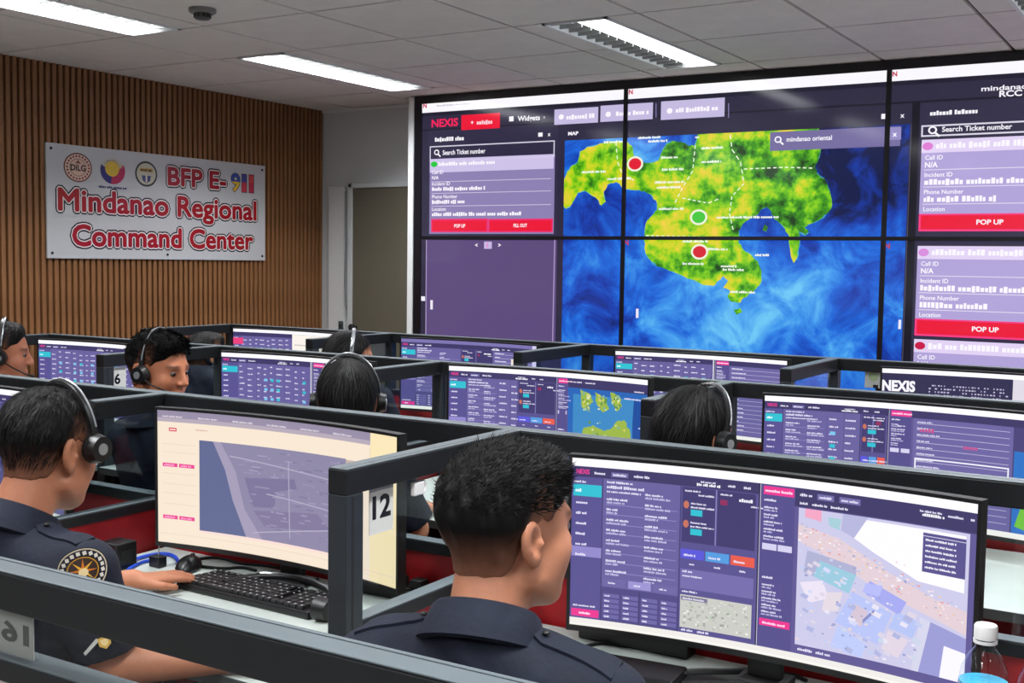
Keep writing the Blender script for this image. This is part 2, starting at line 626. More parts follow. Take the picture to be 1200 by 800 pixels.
# recessed light fixtures
M_lamp = emis('lit_reflector_glow', (250, 252, 255), LAMP_GLOW)
M_refl = mat('louvre_reflector', (70, 76, 70), 0.25, 0.7, noise=0.4, nscale=30)
M_blade = mat('louvre_blade', (150, 152, 150), 0.3, 0.6, noise=0.1)
def fixture(cx, y0, dark_right, label):
    L = 2 * TY
    t = empty('ceiling_light', (cx, y0 + L / 2, CEIL))
    tag(t, label, 'ceiling light', 'louvred lights recessed in the ceiling')
    w = 0.160
    h = L / 2 - 0.006
    f = MB()
    f.box((-w, -h, -0.006), (-w + 0.014, h, 0.07)); f.box((w - 0.014, -h, -0.006), (w, h, 0.07))
    f.box((-w, -h, -0.006), (w, -h + 0.014, 0.07)); f.box((-w, h - 0.014, -0.006), (w, h, 0.07))
    f.box((-w, -h, 0.07), (w, h, 0.08))
    f.build('housing', M_trimw, t)
    s = 1 if dark_right else -1
    d0, d1 = sorted((-s * (w - 0.014), s * 0.03))
    MB().box((d0, -h + 0.014, 0.012), (d1, h - 0.014, 0.03)).build('lit_half', M_lamp, t)  # bright side of the symmetric reflector, drawn as a glowing strip
    r0, r1 = sorted((s * 0.032, s * (w - 0.014)))
    MB().box((r0, -h + 0.014, 0.04), (r1, h - 0.014, 0.05)).build('reflector', M_refl, t)  # dark side of the same reflector, its shade put into the colour
    nb = 15
    bl = MB().box((r0, -0.004, 0.0), (r1, 0.004, 0.04)).mesh('louvre_blade', M_blade)
    for k in range(nb):
        o = bpy.data.objects.new('louvre_blade', bl)
        link(o, t)
        o.location = (0, -h + 0.05 + (2 * h - 0.1) * k / (nb - 1), 0)
    ld = bpy.data.lights.new('lamp', 'AREA')
    ld.shape = 'RECTANGLE'
    ld.size = abs(d1 - d0) * 0.95
    ld.size_y = 2 * h - 0.08
    ld.energy = LAMP_POWER
    ld.color = (0.97, 0.985, 1.0)
    ld.spread = LAMP_SPREAD
    lo = bpy.data.objects.new('lamp', ld)
    link(lo, t)
    lo.location = ((d0 + d1) / 2, 0, 0.006)
    return t
colname = ['beside the wood wall', 'over the middle of the room', 'toward the right of the room', 'unseen beyond the right edge']
rowname = ['nearest the back wall', 'second from the back wall', 'unseen above the front desks', 'unseen behind the viewer']
for ci, cx in enumerate(FIX_COLS):
    for ri, y0 in enumerate(FIX_ROWS):  # fixtures out of view repeat the grid, added to light the room
        if ci == 3 and ri == 0: pass
        fixture(cx, y0, ci == 0, 'louvred ceiling light %s, %s' % (colname[ci], rowname[ri]))

t = empty('smoke_detector', (-3.76, 3.56, CEIL))
tag(t, 'small round smoke detector on the ceiling tiles', 'smoke detector')
MB().lathe([(0, -0.0), (0.058, -0.0), (0.058, -0.014), (0.050, -0.020), (0, -0.020)]).build('base', mat('detector_shell', (120, 118, 116), 0.5, noise=0.05), t, True)
MB().lathe([(0, -0.020), (0.034, -0.020), (0.034, -0.040), (0.028, -0.045), (0, -0.045)]).build('sensor', mat('detector_sensor', (70, 70, 72), 0.5, noise=0.1), t, True)
for k in range(10):
    a = 2 * PI * k / 10
    o = MB().box((-0.004, -0.002, -0.008), (0.004, 0.002, 0.008)).build('vent_slot', M_blackm, t)
    o.location = (0.0345 * math.cos(a), 0.0345 * math.sin(a), -0.030)
    o.rotation_euler = (0, 0, a + PI / 2)

# door and small fittings on the back wall
d = empty('door_1', (-4.985, WY, 0))
struct(d)
MB().box((-0.26, -0.035, 0.0), (0.27, 0.0, 2.07), 0.003).build('door_leaf', M_door, d)
fr = MB()
fr.box((-0.30, -0.045, 0), (-0.262, -0.0, 2.105), 0.003); fr.box((0.272, -0.045, 0), (0.30, -0.0, 2.105), 0.003); fr.box((-0.30, -0.045, 2.072), (0.30, -0.0, 2.105), 0.003)
fr.build('door_frame', M_wallw, d)
h = MB(); h.cyl((-0.225, -0.035, 1.095), (-0.225, -0.07, 1.095), 0.012); h.ball((-0.225, -0.085, 1.095), (0.027, 0.022, 0.027))
h.build('door_knob', M_blackm, d, True)
o = MB().box((-0.075, -0.03, -1.04), (0.075, 0, 1.04), 0.004).build('trim_2', M_trimw, loc=(-5.40, WY, 1.045)); struct(o)
t = empty('light_switch', (-5.335, WY - 0.056, 1.10))
tag(t, 'small dark wall switch between door and wood wall', 'switch')
MB().box((-0.022, 0, -0.035), (0.022, 0.006, 0.035), 0.002).build('switch_plate', mat('switch_plate', (84, 90, 92), 0.5, noise=0.05), t)
MB().box((-0.010, -0.004, -0.015), (0.010, 0.001, 0.015), 0.001).build('switch_rocker', M_alu, t)
cord = MB().tube([(-5.295, WY - 0.057, 2.05), (-5.29, WY - 0.057, 1.7), (-5.297, WY - 0.057, 1.40), (-5.285, WY - 0.057, 1.22)], 0.006, 6)
tag(cord.build('hanging_cord', mat('grey_cord', (120, 126, 128), 0.6, noise=0.1), None, True), 'thin grey cord hanging on the white frame beside the door', 'cord')

# ------------------------------------------------------------------ sign on the wood wall
SW, SH = 1.70, 0.635
sg = empty('wall_sign', (WX + 0.034, 4.095, 1.557))
tag(sg, 'white rectangular sign with red lettering and three round emblems on the wood wall', 'sign')
MB().box((0, 0, 0), (0.012, SW, SH), 0.002).build('board', mat('white_board_sheet', (196, 197, 200), 0.3, noise=0.03, nscale=4), sg)
P = Pic()
BLK, WHT, RED = (40, 26, 30), (232, 226, 226), (162, 24, 36)
def signtext(x, y, h, s, w, c=RED):
    for rr, cc, L in ((0.0205, BLK, 2), (0.0125, WHT, 3)):
        for k in range(10):
            a = 2 * PI * k / 10
            P.text(x + rr * math.cos(a), y + rr * math.sin(a), h, s, cc, L + 0.09 * k, 0.0, width=w)
    for k in range(6):
        P.text(x + 0.0062 * math.cos(PI * k / 3), y + 0.0062 * math.sin(PI * k / 3), h, s, c, 4 + 0.15 * k, 0.0, width=w)
signtext(0.075, 0.270, 0.125, 'Mindanao Regional', 1.535)
signtext(0.165, 0.075, 0.120, 'Command Center', 1.415)
signtext(0.860, 0.458, 0.110, 'BFP E-', 0.475)
def splittext(x, y, h, ch, w, top, bot, edge):
    P.text(x - 0.004, y, h, ch, edge, 3, 0.045, width=w + 0.01)
    Q = Pic(); Q.text(x, y, h, ch, (0, 0, 0), 4, 0.018, width=w)
    for pts, c, sl, L in Q.t:
        for sg, cc in ((1, top), (-1, bot)):
            q = clip_poly(list(pts), 1, y + h * 0.52, sg)
            if len(q) > 2: P.tri(q, cc, 4)
splittext(1.385, 0.452, 0.115, '9', 0.078, (58, 78, 168), (232, 190, 60), (50, 44, 70))
splittext(1.482, 0.452, 0.115, '1', 0.040, (72, 70, 150), (206, 60, 80), (50, 44, 70))
splittext(1.548, 0.452, 0.115, '1', 0.040, (214, 66, 70), (196, 44, 80), (80, 40, 60))
# colour change on the first letters
# first emblem: ring with beads and initials
cx, cy = 0.205, 0.512
P.ell(cx, cy, 0.095, 0.082, (120, 70, 50), 2, 32); P.ell(cx, cy, 0.086, 0.074, (226, 200, 186), 3, 32)
for k in range(22):
    a = 2 * PI * k / 22
    P.ell(cx + 0.073 * math.cos(a), cy + 0.063 * math.sin(a), 0.008, 0.007, (150, 70, 60), 4, 8)
P.ell(cx, cy, 0.058, 0.050, (150, 96, 70), 4, 28); P.ell(cx, cy, 0.053, 0.046, (224, 186, 170), 5, 28)
P.text(cx, cy - 0.018, 0.034, 'DILG', (30, 26, 30), 6, 0.03, 'c', 0.10)
P.poly([(cx - 0.02, cy + 0.022), (cx, cy + 0.042), (cx + 0.02, cy + 0.022)], (130, 80, 60), 6)
# second emblem: sun above blue and red sweep
cx, cy = 0.445, 0.512
def arc(cx, cy, rx, ry, a0, a1, n=14):
    return [(cx + rx * math.cos(a0 + (a1 - a0) * k / n), cy + ry * math.sin(a0 + (a1 - a0) * k / n)) for k in range(n + 1)]
P.poly(arc(cx, cy, 0.088, 0.078, PI * 0.86, PI * 1.5) + [(cx + 0.03, cy - 0.02)], (50, 46, 120), 2)
P.poly(arc(cx, cy, 0.088, 0.078, PI * 1.45, PI * 2.16) + [(cx - 0.005, cy - 0.015)], (178, 40, 84), 3)
P.poly(arc(cx - 0.005, cy + 0.01, 0.05, 0.045, 0, 2 * PI, 20)[:-1], (226, 190, 60), 4)
for k in range(9):
    a = PI * (0.12 + 0.76 * k / 8)
    P.poly([(cx + 0.045 * math.cos(a - 0.12), cy + 0.04 * math.sin(a - 0.12)), (cx + 0.088 * math.cos(a), cy + 0.08 * math.sin(a)), (cx + 0.045 * math.cos(a + 0.12), cy + 0.04 * math.sin(a + 0.12))], (214, 180, 90), 5)
P.dash(cx - 0.10, cy - 0.104, 0.20, 0.014, (50, 56, 110), 3)
# third emblem: dark wreath ring
cx, cy = 0.690, 0.510
P.ell(cx, cy, 0.084, 0.076, (52, 60, 54), 2, 30); P.ell(cx, cy, 0.072, 0.064, (200, 196, 176), 3, 30)
P.rect(cx - 0.05, cy + 0.012, cx + 0.05, cy + 0.034, (196, 160, 80), 4); P.dash(cx - 0.045, cy + 0.016, 0.09, 0.012, (40, 40, 40), 5)
P.poly([(cx - 0.035, cy - 0.01), (cx + 0.035, cy - 0.01), (cx + 0.028, cy - 0.04), (cx, cy - 0.056), (cx - 0.028, cy - 0.04)], (70, 74, 120), 4)
P.rect(cx - 0.006, cy - 0.05, cx + 0.006, cy - 0.005, (220, 214, 200), 5)
me = P.mesh('print', [(0, 0, SW, SH)], lambda x, y, h: (0.0124 + h, x, y), [M_print], 0.0004)
link(bpy.data.objects.new('print', me), sg)
for (x, z) in ((0.03, 0.03), (SW / 2, 0.03), (SW - 0.03, 0.03), (0.03, SH - 0.03), (SW - 0.03, SH - 0.03)):
    MB().cyl((0.011, x, z), (0.016, x, z), 0.008, n=10).build('screw', M_blackm, sg)

# ------------------------------------------------------------------ video wall
VX = [-4.468, -3.000, -1.510, -0.020]
VZ = [0.880, 1.7205, 2.580]
vw = empty('video_wall', (-2.245, VY + 0.15, 0))
tag(vw, 'large black-framed video wall of six screens showing a map and ticket lists', 'video wall')
vl = Vector(vw.location)
def vloc(x, y, z): return Vector((x, y, z)) - vl
M_vframe = mat('video_wall_frame', (16, 15, 22), 0.35, noise=0.15, nscale=10)
fm = MB()
fm.box(vloc(-4.515, VY - 0.004, 0.55), vloc(VX[0], VY + 0.12, CEIL - 0.004))
fm.box(vloc(VX[0], VY - 0.004, VZ[2]), vloc(0.04, VY + 0.12, CEIL - 0.004))
fm.box(vloc(VX[3], VY - 0.004, 0.55), vloc(0.04, VY + 0.12, VZ[2]))
fm.box(vloc(VX[0], VY - 0.004, 0.55), vloc(VX[3], VY + 0.12, VZ[0]))
fm.build('surround', M_vframe, vw)
MB().box(vloc(-4.515, VY + 0.0, 0.0), vloc(0.04, VY + 0.12, 0.55)).build('plinth', M_vframe, vw)
struct(obox('trim_3', (-4.558, VY - 0.012, 0.0), (-4.5155, WY, CEIL - 0.004), M_trimw))

W = Pic()
NAVY, DEEP, LAV, LAVH, PINK, REDB = (42, 38, 62), (26, 24, 44), (140, 130, 182), (214, 200, 238), (236, 40, 110), (236, 16, 52)
TXT = (250, 246, 255)
def R(u0, v0, u1, v1, c, L=2, slot=0):
    a = wp(u0, v0); b = wp(u1, v1)
    W.rect(min(a[0], b[0]), min(a[1], b[1]), max(a[0], b[0]), max(a[1], b[1]), c, L, slot)
def T(u, v, hpx, s, c=TXT, L=5, bold=0.0, align='l', wpx=None):
    a = wp(u, v)
    h = abs(wp(u, v)[1] - wp(u, v - hpx)[1])
    w = None if wpx is None else abs(wp(u + wpx, v)[0] - a[0])
    W.text(a[0], a[1], h, s, c, L, bold, align, w)
def D(u, v, wpx, hpx, c=TXT, L=5):
    a = wp(u, v)
    W.dash(a[0], a[1], abs(wp(u + wpx, v)[0] - a[0]), abs(a[1] - wp(u, v - hpx)[1]), c, L)
XR = VX[3]
def ux(X, v):     # photograph column of a point of the wall at about row v, for the parts out of frame
    return 1200 + (X - wp(1200, v)[0]) / (wp(1200, v)[0] - wp(1190, v)[0]) * 10
W.rect(VX[0], VZ[0], VX[3], VZ[2], NAVY, 0)
W.rect(VX[0], 2.520, VX[3], VZ[2], (250, 248, 255), 2)                      # title bar
W.rect(VX[0], 2.497, VX[3], 2.520, DEEP, 2)
W.rect(VX[0], 2.405, VX[3], 2.413, (20, 18, 34), 3)
for u, v in ((496, 128), (737, 112), (1046, 91)):
    T(u, v - 1.5, 5.5, 'N', (200, 30, 70), 6, 0.04)
for u, v in ((731.5, 287), (1037, 291)):
    T(u, v, 6, 'N', (190, 60, 70), 6, 0.04)
D(512, 125, 40, 2, (200, 196, 210), 5)
# top bar
T(506, 149, 9, 'NEXIS', (238, 30, 90), 5, 0.03, wpx=31)
R(541, 135, 586, 150, REDB, 4); T(552, 146, 5, '+', TXT, 6, 0.03); D(559, 146, 20, 4.5, (255, 210, 220), 6)
R(597, 136.5, 602, 142, TXT, 5); T(607, 142, 6, 'Widgets', TXT, 6, 0.02, wpx=26); T(637, 139, 4, 'v', TXT, 6)
for (a, b, c, e) in ((650, 128.5, 701, 143.5), (704, 124, 765, 139.5), (775, 119, 849, 136.5)):
    R(a, b, c, e, (196, 186, 224), 4)
D(664, 140, 32, 5, TXT, 6); D(722, 136, 38, 5, TXT, 6); D(792, 132, 50, 5, TXT, 6)
for (a, b) in ((658, 137), (713, 134), (785, 130)):
    q = wp(a, b); W.ell(q[0], q[1], 0.018, 0.016, TXT, 6, 12)
for u in (769, 854): W.line(wp(u, 121), wp(u, 138), 0.004, (150, 140, 190), 5)
# left column
R(502, 153, 653, 277, (46, 42, 68), 3)
D(510, 166, 35, 4.5, TXT, 6); R(631, 155.5, 636, 160, TXT, 6); T(642, 159.5, 5, 'x', TXT, 6, 0.02)
a = wp(504, 171.5); b = wp(650, 184)
W.frame(a[0], a[1], b[0], b[1], 0.007, (214, 210, 228), 5)
q = wp(512, 178.5); W.ell(q[0], q[1], 0.020, 0.018, TXT, 6, 14); W.ell(q[0], q[1], 0.012, 0.011, (46, 42, 68), 7, 14)
W.line((q[0] + 0.012, q[1] - 0.012), (q[0] + 0.03, q[1] - 0.028), 0.009, TXT, 6)
T(519, 181.5, 5.5, 'Search Ticket number', TXT, 6, 0.02, wpx=50)
def card(u0, u1, v0, v1, lines, red, head_dot, zoomv=1.0, L=4, ends=None):
    """ticket card: header strip, four label / value pairs with rules, button row"""
    R(u0, v0, u1, v1, (140, 128, 178), L)
    R(u0, v0, u1, v0 + 11 * zoomv, (206, 194, 232), L + 1)
    q = wp(u0 + 5, v0 + 6 * zoomv); W.ell(q[0], q[1], 0.026, 0.018, head_dot, L + 2, 14)
    D(u0 + 10, v0 + 8 * zoomv, 66, 4.2 * zoomv, TXT, L + 2)
    for (s, vv, val, wv) in lines:
        if s: T(u0 + 2.5, vv, 4.2 * zoomv, s, TXT, L + 2, 0.012)
        D(u0 + 2.5, vv + 6.2 * zoomv, wv, 4.0 * zoomv, TXT, L + 2) if val is None else T(u0 + 2.5, vv + 6.2 * zoomv, 4.0 * zoomv, val, TXT, L + 2, 0.025)
        if s != 'Location':
            p = wp(u0 + 2, vv + 9.2 * zoomv); r = wp(u1 - 3, vv + 9.2 * zoomv)
            W.rect(p[0], p[1] - 0.002, r[0], p[1] + 0.002, (206, 200, 226), L + 2)
card(504, 649, 186.5, 274, [('Call ID', 204, 'N/A', 10), ('Incident ID', 217.5, None, 62), ('Phone Number', 232.5, None, 38), ('Location', 247, None, 104)], True, (20, 200, 50))
R(505.5, 256.5, 572, 272, PINK, 5); R(572.5, 256.5, 648, 272, PINK, 5)
R(507, 258.5, 570, 270.5, REDB, 6); R(574, 258.5, 646.5, 270.5, REDB, 6)
T(539, 266.5, 4, 'POP UP', TXT, 7, 0.03, 'c', 13); T(610, 266, 4, 'FILL OUT', TXT, 7, 0.03, 'c', 16)
# purple lower left panel
R(500, 281, 650.5, 420, (90, 72, 122), 3)
W.line(wp(650.3, 281), wp(647.8, 400), 0.007, (170, 150, 196), 5)
W.line(wp(500, 281), wp(499.2, 400), 0.007, (170, 150, 196), 5)
T(557, 289.5, 5, '<', TXT, 6, 0.03); R(567.5, 283, 576.5, 291.5, (200, 180, 226), 5); T(571, 289.5, 4.5, '1', (255, 90, 170), 6, 0.03); T(584, 289.5, 5, '>', TXT, 6, 0.03)
for (u, v) in ((506, 357), (747, 367), (1054.5, 380)):
    R(u - 1.4, v - 5.5, u + 1.4, v + 5.5, (236, 232, 244), 6)
R(494, 347, 498.5, 352.5, (240, 240, 250), 8)
# map
T(666, 158.5, 4, 'MAP', TXT, 6, 0.04, wpx=12)
mx0 = wp(661, 230)[0]; mx1 = wp(1063, 240)[0]; mz1 = wp(700, 163)[1]
W.rect(mx0, VZ[0], mx1, mz1, (20, 90, 200), 3, 1)
W.line((mx1 + 0.012, VZ[0]), (mx1 + 0.012, mz1), 0.012, (92, 88, 110), 5)
LAND = [(655,222),(664,205),(668,196),(677,190),(680,178),(688,172),(700,170),(712,166),(725,165),(735,166),(741,172),(743,182),(742,189),
 (757,191),(772,188),(776,178),(780,170),(788,165),(798,166),(806,170),(814,171),(817,163),(818,156),(826,150),(860,148),(900,148),(940,148),(960,150),(962,170),(960,185),
 (955,197),(960,205),(968,212),(973,225),(975,240),(970,250),(960,258),(950,262),(943,266),(948,272),(944,276),(936,271),(938,280),(936,292),
 (934,303),(930,308),(927,300),(925,285),(924,275),(920,268),(915,262),(908,258),(904,247),(898,243),(893,245),(889,251),(880,256),(871,262),(866,270),(866,284),
 (872,293),(881,299),(888,306),(893,318),(893,328),(888,336),(880,343),(872,349),(868,354),(860,354),(853,349),(856,341),(848,337),(853,329),(848,323),
 (842,329),(836,335),(820,332),(800,323),(785,317),(770,312),(762,305),(757,297),(756,286),(755,275),(757,262),(763,253),(770,245),(769,235),
 (763,228),(755,224),(745,223),(733,222),(722,213),(712,216),(708,225),(710,236),(705,241),(700,233),(692,228),(686,224),(678,226),(670,240),(664,245),(655,240)]
def rough(pts, amp, n, rnd):
    out = []
    for i, p in enumerate(pts):
        q = pts[(i + 1) % len(pts)]
        for k in range(n):
            f = k / n
            j = amp if k else amp * 0.4
            out.append((p[0] + (q[0] - p[0]) * f + rnd.uniform(-j, j), p[1] + (q[1] - p[1]) * f + rnd.uniform(-j, j)))
    return out
rnd = random.Random(3)
land = rough(LAND, 1.1, 3, rnd)
W.poly([(max(a, mx0), min(b, mz1)) for a, b in [wp(*p) for p in rough(LAND, 1.6, 2, random.Random(5))]], (60, 170, 200), 4, 3)
W.poly([(max(a, mx0), min(b, mz1)) for a, b in [wp(*p) for p in land]], (120, 200, 30), 5, 2)
for isl in ([(860,363),(868,361),(870,366),(864,369)], [(896,263),(900,266),(898,272),(894,270)]):
    W.poly([wp(*p) for p in rough(isl, 0.6, 2, rnd)], (120, 200, 30), 5, 2)
# borders and place names
def dotted(pts):
    pts = [wp(*p) for p in pts]
    for p, q in zip(pts, pts[1:]):
        n = max(1, int(math.hypot(q[0] - p[0], q[1] - p[1]) / 0.03))
        for k in range(n):
            f0, f1 = k / n, (k + 0.6) / n
            W.line((p[0] + (q[0] - p[0]) * f0, p[1] + (q[1] - p[1]) * f0), (p[0] + (q[0] - p[0]) * f1, p[1] + (q[1] - p[1]) * f1), 0.006, (240, 250, 220), 6)
dotted([(856, 158), (858, 175), (868, 190), (872, 215), (858, 230), (855, 250), (860, 272)])
dotted([(872, 198), (920, 196), (955, 197)])
dotted([(815, 170), (812, 200), (800, 220), (790, 240)])
dotted([(800, 232), (830, 238), (845, 232)])
dotted([(757, 276), (800, 277), (860, 278)])
dotted([(722, 166), (724, 190), (730, 205), (745, 212)])
for (u, v, w) in ((760, 167, 22), (822, 175, 26), (822, 191, 24), (775, 186, 20), (776, 200, 26), (768, 215, 34), (770, 221, 28), (772, 246, 30), (840, 256, 74), (800, 284, 30), (828, 293, 26),
                  (800, 310, 26), (845, 313, 18), (847, 317, 26), (856, 343, 30), (885, 300, 16), (682, 203, 28), (712, 211, 28), (708, 168, 22), (748, 163, 26), (815, 162, 5)):
    D(u, v, w, 2.6, (246, 250, 236), 6)
for (u, v, c) in ((744.5, 192, (226, 20, 46)), (819, 254.5, (70, 200, 60)), (820, 295, (214, 36, 50))):
    q = wp(u, v); W.ell(q[0], q[1], 0.052, 0.044, (240, 240, 220), 7, 20); W.ell(q[0], q[1], 0.040, 0.033, c, 8, 20)
# map search bar
R(903, 155, 1055, 171, (116, 108, 158), 7)
q = wp(912, 163.5); W.ell(q[0], q[1], 0.020, 0.018, TXT, 8, 14); W.ell(q[0], q[1], 0.012, 0.011, (116, 108, 158), 9, 14)
W.line((q[0] + 0.012, q[1] - 0.012), (q[0] + 0.03, q[1] - 0.028), 0.009, TXT, 8)
T(922, 166, 5.5, 'mindanao oriental', TXT, 8, 0.02, wpx=53)
R(1042, 149.5, 1056, 163.5, (150, 142, 196), 8); T(1046, 160, 6, 'x', TXT, 9, 0.03)
R(1033, 133.5, 1043, 139, TXT, 5); T(1055, 138, 6, 'x', TXT, 6, 0.02)
# right column
xe = ux(XR - 0.01, 160)
R(1076, 122, xe, 420, (46, 42, 68), 3)
W.rect(wp(1065, 240)[0], VZ[0], wp(1074, 240)[0], 2.405, (14, 12, 26), 6)
D(1090, 135.5, 58, 5, TXT, 6)
a = wp(1080, 147); b = (XR - 0.03, wp(1080, 160.5)[1])
W.frame(a[0], a[1], b[0], b[1], 0.008, (220, 216, 232), 5)
q = wp(1093, 152.5); W.ell(q[0], q[1], 0.022, 0.020, TXT, 6, 14); W.ell(q[0], q[1], 0.013, 0.012, (46, 42, 68), 7, 14)
W.line((q[0] + 0.013, q[1] - 0.013), (q[0] + 0.034, q[1] - 0.032), 0.010, TXT, 6)
T(1104, 154.5, 6, 'Search Ticket number', TXT, 6, 0.02, wpx=82)
def wcard(z1, z0, dot, button=True, n=4):
    x0 = wp(1079, 200)[0]; x1 = XR - 0.03
    W.rect(x0, z0, x1, z1, (176, 162, 216), 4)
    W.rect(x0, z1 - 0.066, x1, z1, (226, 210, 244), 5)
    W.ell(x0 + 0.03, z1 - 0.033, 0.026, 0.020, dot, 6, 14)
    W.dash(x0 + 0.07, z1 - 0.046, 0.92, 0.028, TXT, 6)
    z = z1 - 0.100
    for s, wv in (('Call ID', 0), ('Incident ID', 0.50), ('Phone Number', 0.34), ('Location', -1))[:n]:
        W.text(x0 + 0.02, z, 0.022, s, TXT, 6, 0.015)
        if wv == 0: W.text(x0 + 0.02, z - 0.038, 0.026, 'N/A', TXT, 6, 0.03)
        elif wv > 0: W.dash(x0 + 0.02, z - 0.040, wv, 0.027, TXT, 6)
        z -= 0.050
        if wv >= 0: W.rect(x0 + 0.015, z - 0.003, x1 - 0.02, z + 0.001, (226, 220, 240), 6)
        z -= 0.036
    if button:
        W.rect(x0, z0, x1, z0 + 0.088, (246, 60, 130), 5)
        W.rect(x0 + 0.010, z0 + 0.010, x1 - 0.01, z0 + 0.080, REDB, 6)
        W.text(wp(1160, 262)[0], z0 + 0.034, 0.024, 'POP UP', TXT, 7, 0.03, 'c', 0.125)
wcard(wp(1080, 164)[1], wp(1080, 271)[1], (220, 120, 210))
wcard(wp(1074, 288)[1], wp(1074, 393)[1], (216, 140, 220))
wcard(wp(1072, 397)[1], VZ[0] - 0.3, (200, 20, 70), False)
T(1150, 107, 6, 'mindanao oriental', TXT, 6, 0.02, wpx=104); T(1171, 113.5, 7, 'RCC Mindanao', TXT, 6, 0.03, wpx=86)
M_ocean = ramp_emis('map_ocean', [(0.28, (4, 18, 70)), (0.42, (12, 58, 170)), (0.54, (22, 100, 215)), (0.66, (60, 150, 235)), (0.8, (110, 200, 245))], 4.0, 13, 1.0,
                    grad=[(wp(830, 400)[0] + 2.245, wp(830, 400)[1], 0.6, 0.16), (wp(1030, 200)[0] + 2.245, wp(1030, 200)[1], 0.75, -0.22), (wp(705, 262)[0] + 2.245, wp(705, 262)[1], 0.35, -0.16),
                          (wp(690, 360)[0] + 2.245, wp(690, 360)[1], 0.9, 0.05), (wp(960, 340)[0] + 2.245, wp(960, 340)[1], 0.7, 0.14), (wp(740, 175)[0] + 2.245, wp(740, 175)[1], 0.3, 0.2)], rough=0.1)
M_land = ramp_emis('map_land', [(0.32, (20, 60, 10)), (0.42, (60, 150, 16)), (0.50, (124, 204, 20)), (0.58, (204, 214, 30)), (0.70, (244, 206, 70))], 9.5, 15, 1.0, rough=0.1, dist=0.15,
                   grad=[(wp(900, 210)[0] + 2.245, wp(900, 210)[1], 0.5, -0.06), (wp(800, 250)[0] + 2.245, wp(800, 250)[1], 0.5, 0.08)])
M_shelf = ramp_emis('map_shallows', [(0.3, (40, 140, 200)), (0.7, (110, 210, 220))], 8, 4, 0.9, rough=0.1)
bz = 0.013
for ci in range(3):
    for ri in range(2):
        x0, x1, z0, z1 = VX[ci], VX[ci + 1], VZ[ri], VZ[ri + 1]
        b = MB()
        b.box(vloc(x0, VY, z0), vloc(x1, VY + 0.10, z1))
        b.box(vloc(x0, VY - 0.008, z0), vloc(x0 + bz, VY, z1)); b.box(vloc(x1 - bz, VY - 0.008, z0), vloc(x1, VY, z1))
        b.box(vloc(x0 + bz, VY - 0.008, z0), vloc(x1 - bz, VY, z0 + bz * 0.8)); b.box(vloc(x0 + bz, VY - 0.008, z1 - (bz * 0.8 if ri == 0 else 0.003)), vloc(x1 - bz, VY, z1))
        pn = b.build('display_panel', M_vframe, vw)
        me = W.mesh('screen_picture', [(x0 + bz, z0 + bz * 0.8, x1 - bz, z1 - 0.003)], lambda x, z, h: vloc(x, VY - 0.0004 - h, z), [M_wallpic, M_ocean, M_land, M_shelf], 0.0004)
        link(bpy.data.objects.new('screen_picture', me), pn)

# ================================================================== partitions and desks
def dp(u, v, z):
    d = ray(u, v)
    k = (z - CAMZ) / d.z
    return Vector((d.x * k, d.y * k, z))

TH = 0.045
def rail_parts(t, x0, x1, z1, deep=0.05, cap='rail_lit_top', name='top_rail', along='x'):
    """hollow aluminium rail, its lit top painted paler, with a dark groove"""
    def bx(n, a0, a1, c0, c1, z0, z1_, m):
        if along == 'x': return MB().box((a0, c0, z0), (a1, c1, z1_), 0.002).build(n, m, t)
        return MB().box((c0, a0, z0), (c1, a1, z1_), 0.002).build(n, m, t)
    r = bx(name, x0, x1, -TH, 0, z1 - deep, z1 - 0.003, M_alu_side)
    c = bx(cap, x0, x1, -TH + 0.001, -0.0105, z1 - 0.003, z1, M_alu_top); c.parent = r
    c = bx(cap, x0, x1, -0.0085, -0.001, z1 - 0.003, z1, M_alu_top); c.parent = r
    return r

def partition(row, x0, x1, posts, mid, label, low_mat, glass=None, mid_h=0.03):
    y = ROW[row]
    cx = (x0 + x1) / 2
    t = empty('desk_partition', (cx, y, 0))
    tag(t, label, 'partition', 'long glazed partitions between desk rows')
    rail_parts(t, x0 - cx, x1 - cx, RAIL)
    m = MB().box((x0 - cx, -TH + 0.003, mid - mid_h), (x1 - cx, -0.003, mid - 0.003), 0.002).build('mid_rail', M_alu_side, t)
    MB().box((x0 - cx, -TH + 0.004, mid - 0.003), (x1 - cx, -0.004, mid), 0.001).build('rail_lit_top', M_alu_top, m)
    for p in posts:
        MB().box((p - cx - 0.022, -TH + 0.001, 0), (p - cx + 0.022, -0.001, RAIL - 0.05), 0.002).build('post', M_alu, t)
    xs = sorted(set([x0] + list(posts) + [x1]))
    for a, b in zip(xs, xs[1:]):
        if b - a < 0.1: continue
        MB().box((a - cx + 0.022, -0.026, mid), (b - cx - 0.022, -0.020, RAIL - 0.05)).build('glass_pane', glass or M_glass, t)
        MB().box((a - cx + 0.022, -0.034, 0.06), (b - cx - 0.022, -0.012, mid - mid_h), 0.001).build('lower_panel', low_mat, t)
    return t
MID = 0.893
partition('a', -3.0, 0.9, DIV[2:5], 1.078, 'nearest dark partition rail crossing the lower left, with a numbered card on its glass', M_pale)
partition('b', -4.92, 0.5, DIV[:5], MID, 'dark partition behind the two nearest big monitors', M_red)
partition('c', -4.92, 0.5, DIV[:5], MID, 'dark partition behind the second row of monitors', M_red)
partition('d', -4.92, 0.5, DIV[:5], MID, 'farthest dark partition, just below the video wall', M_red)

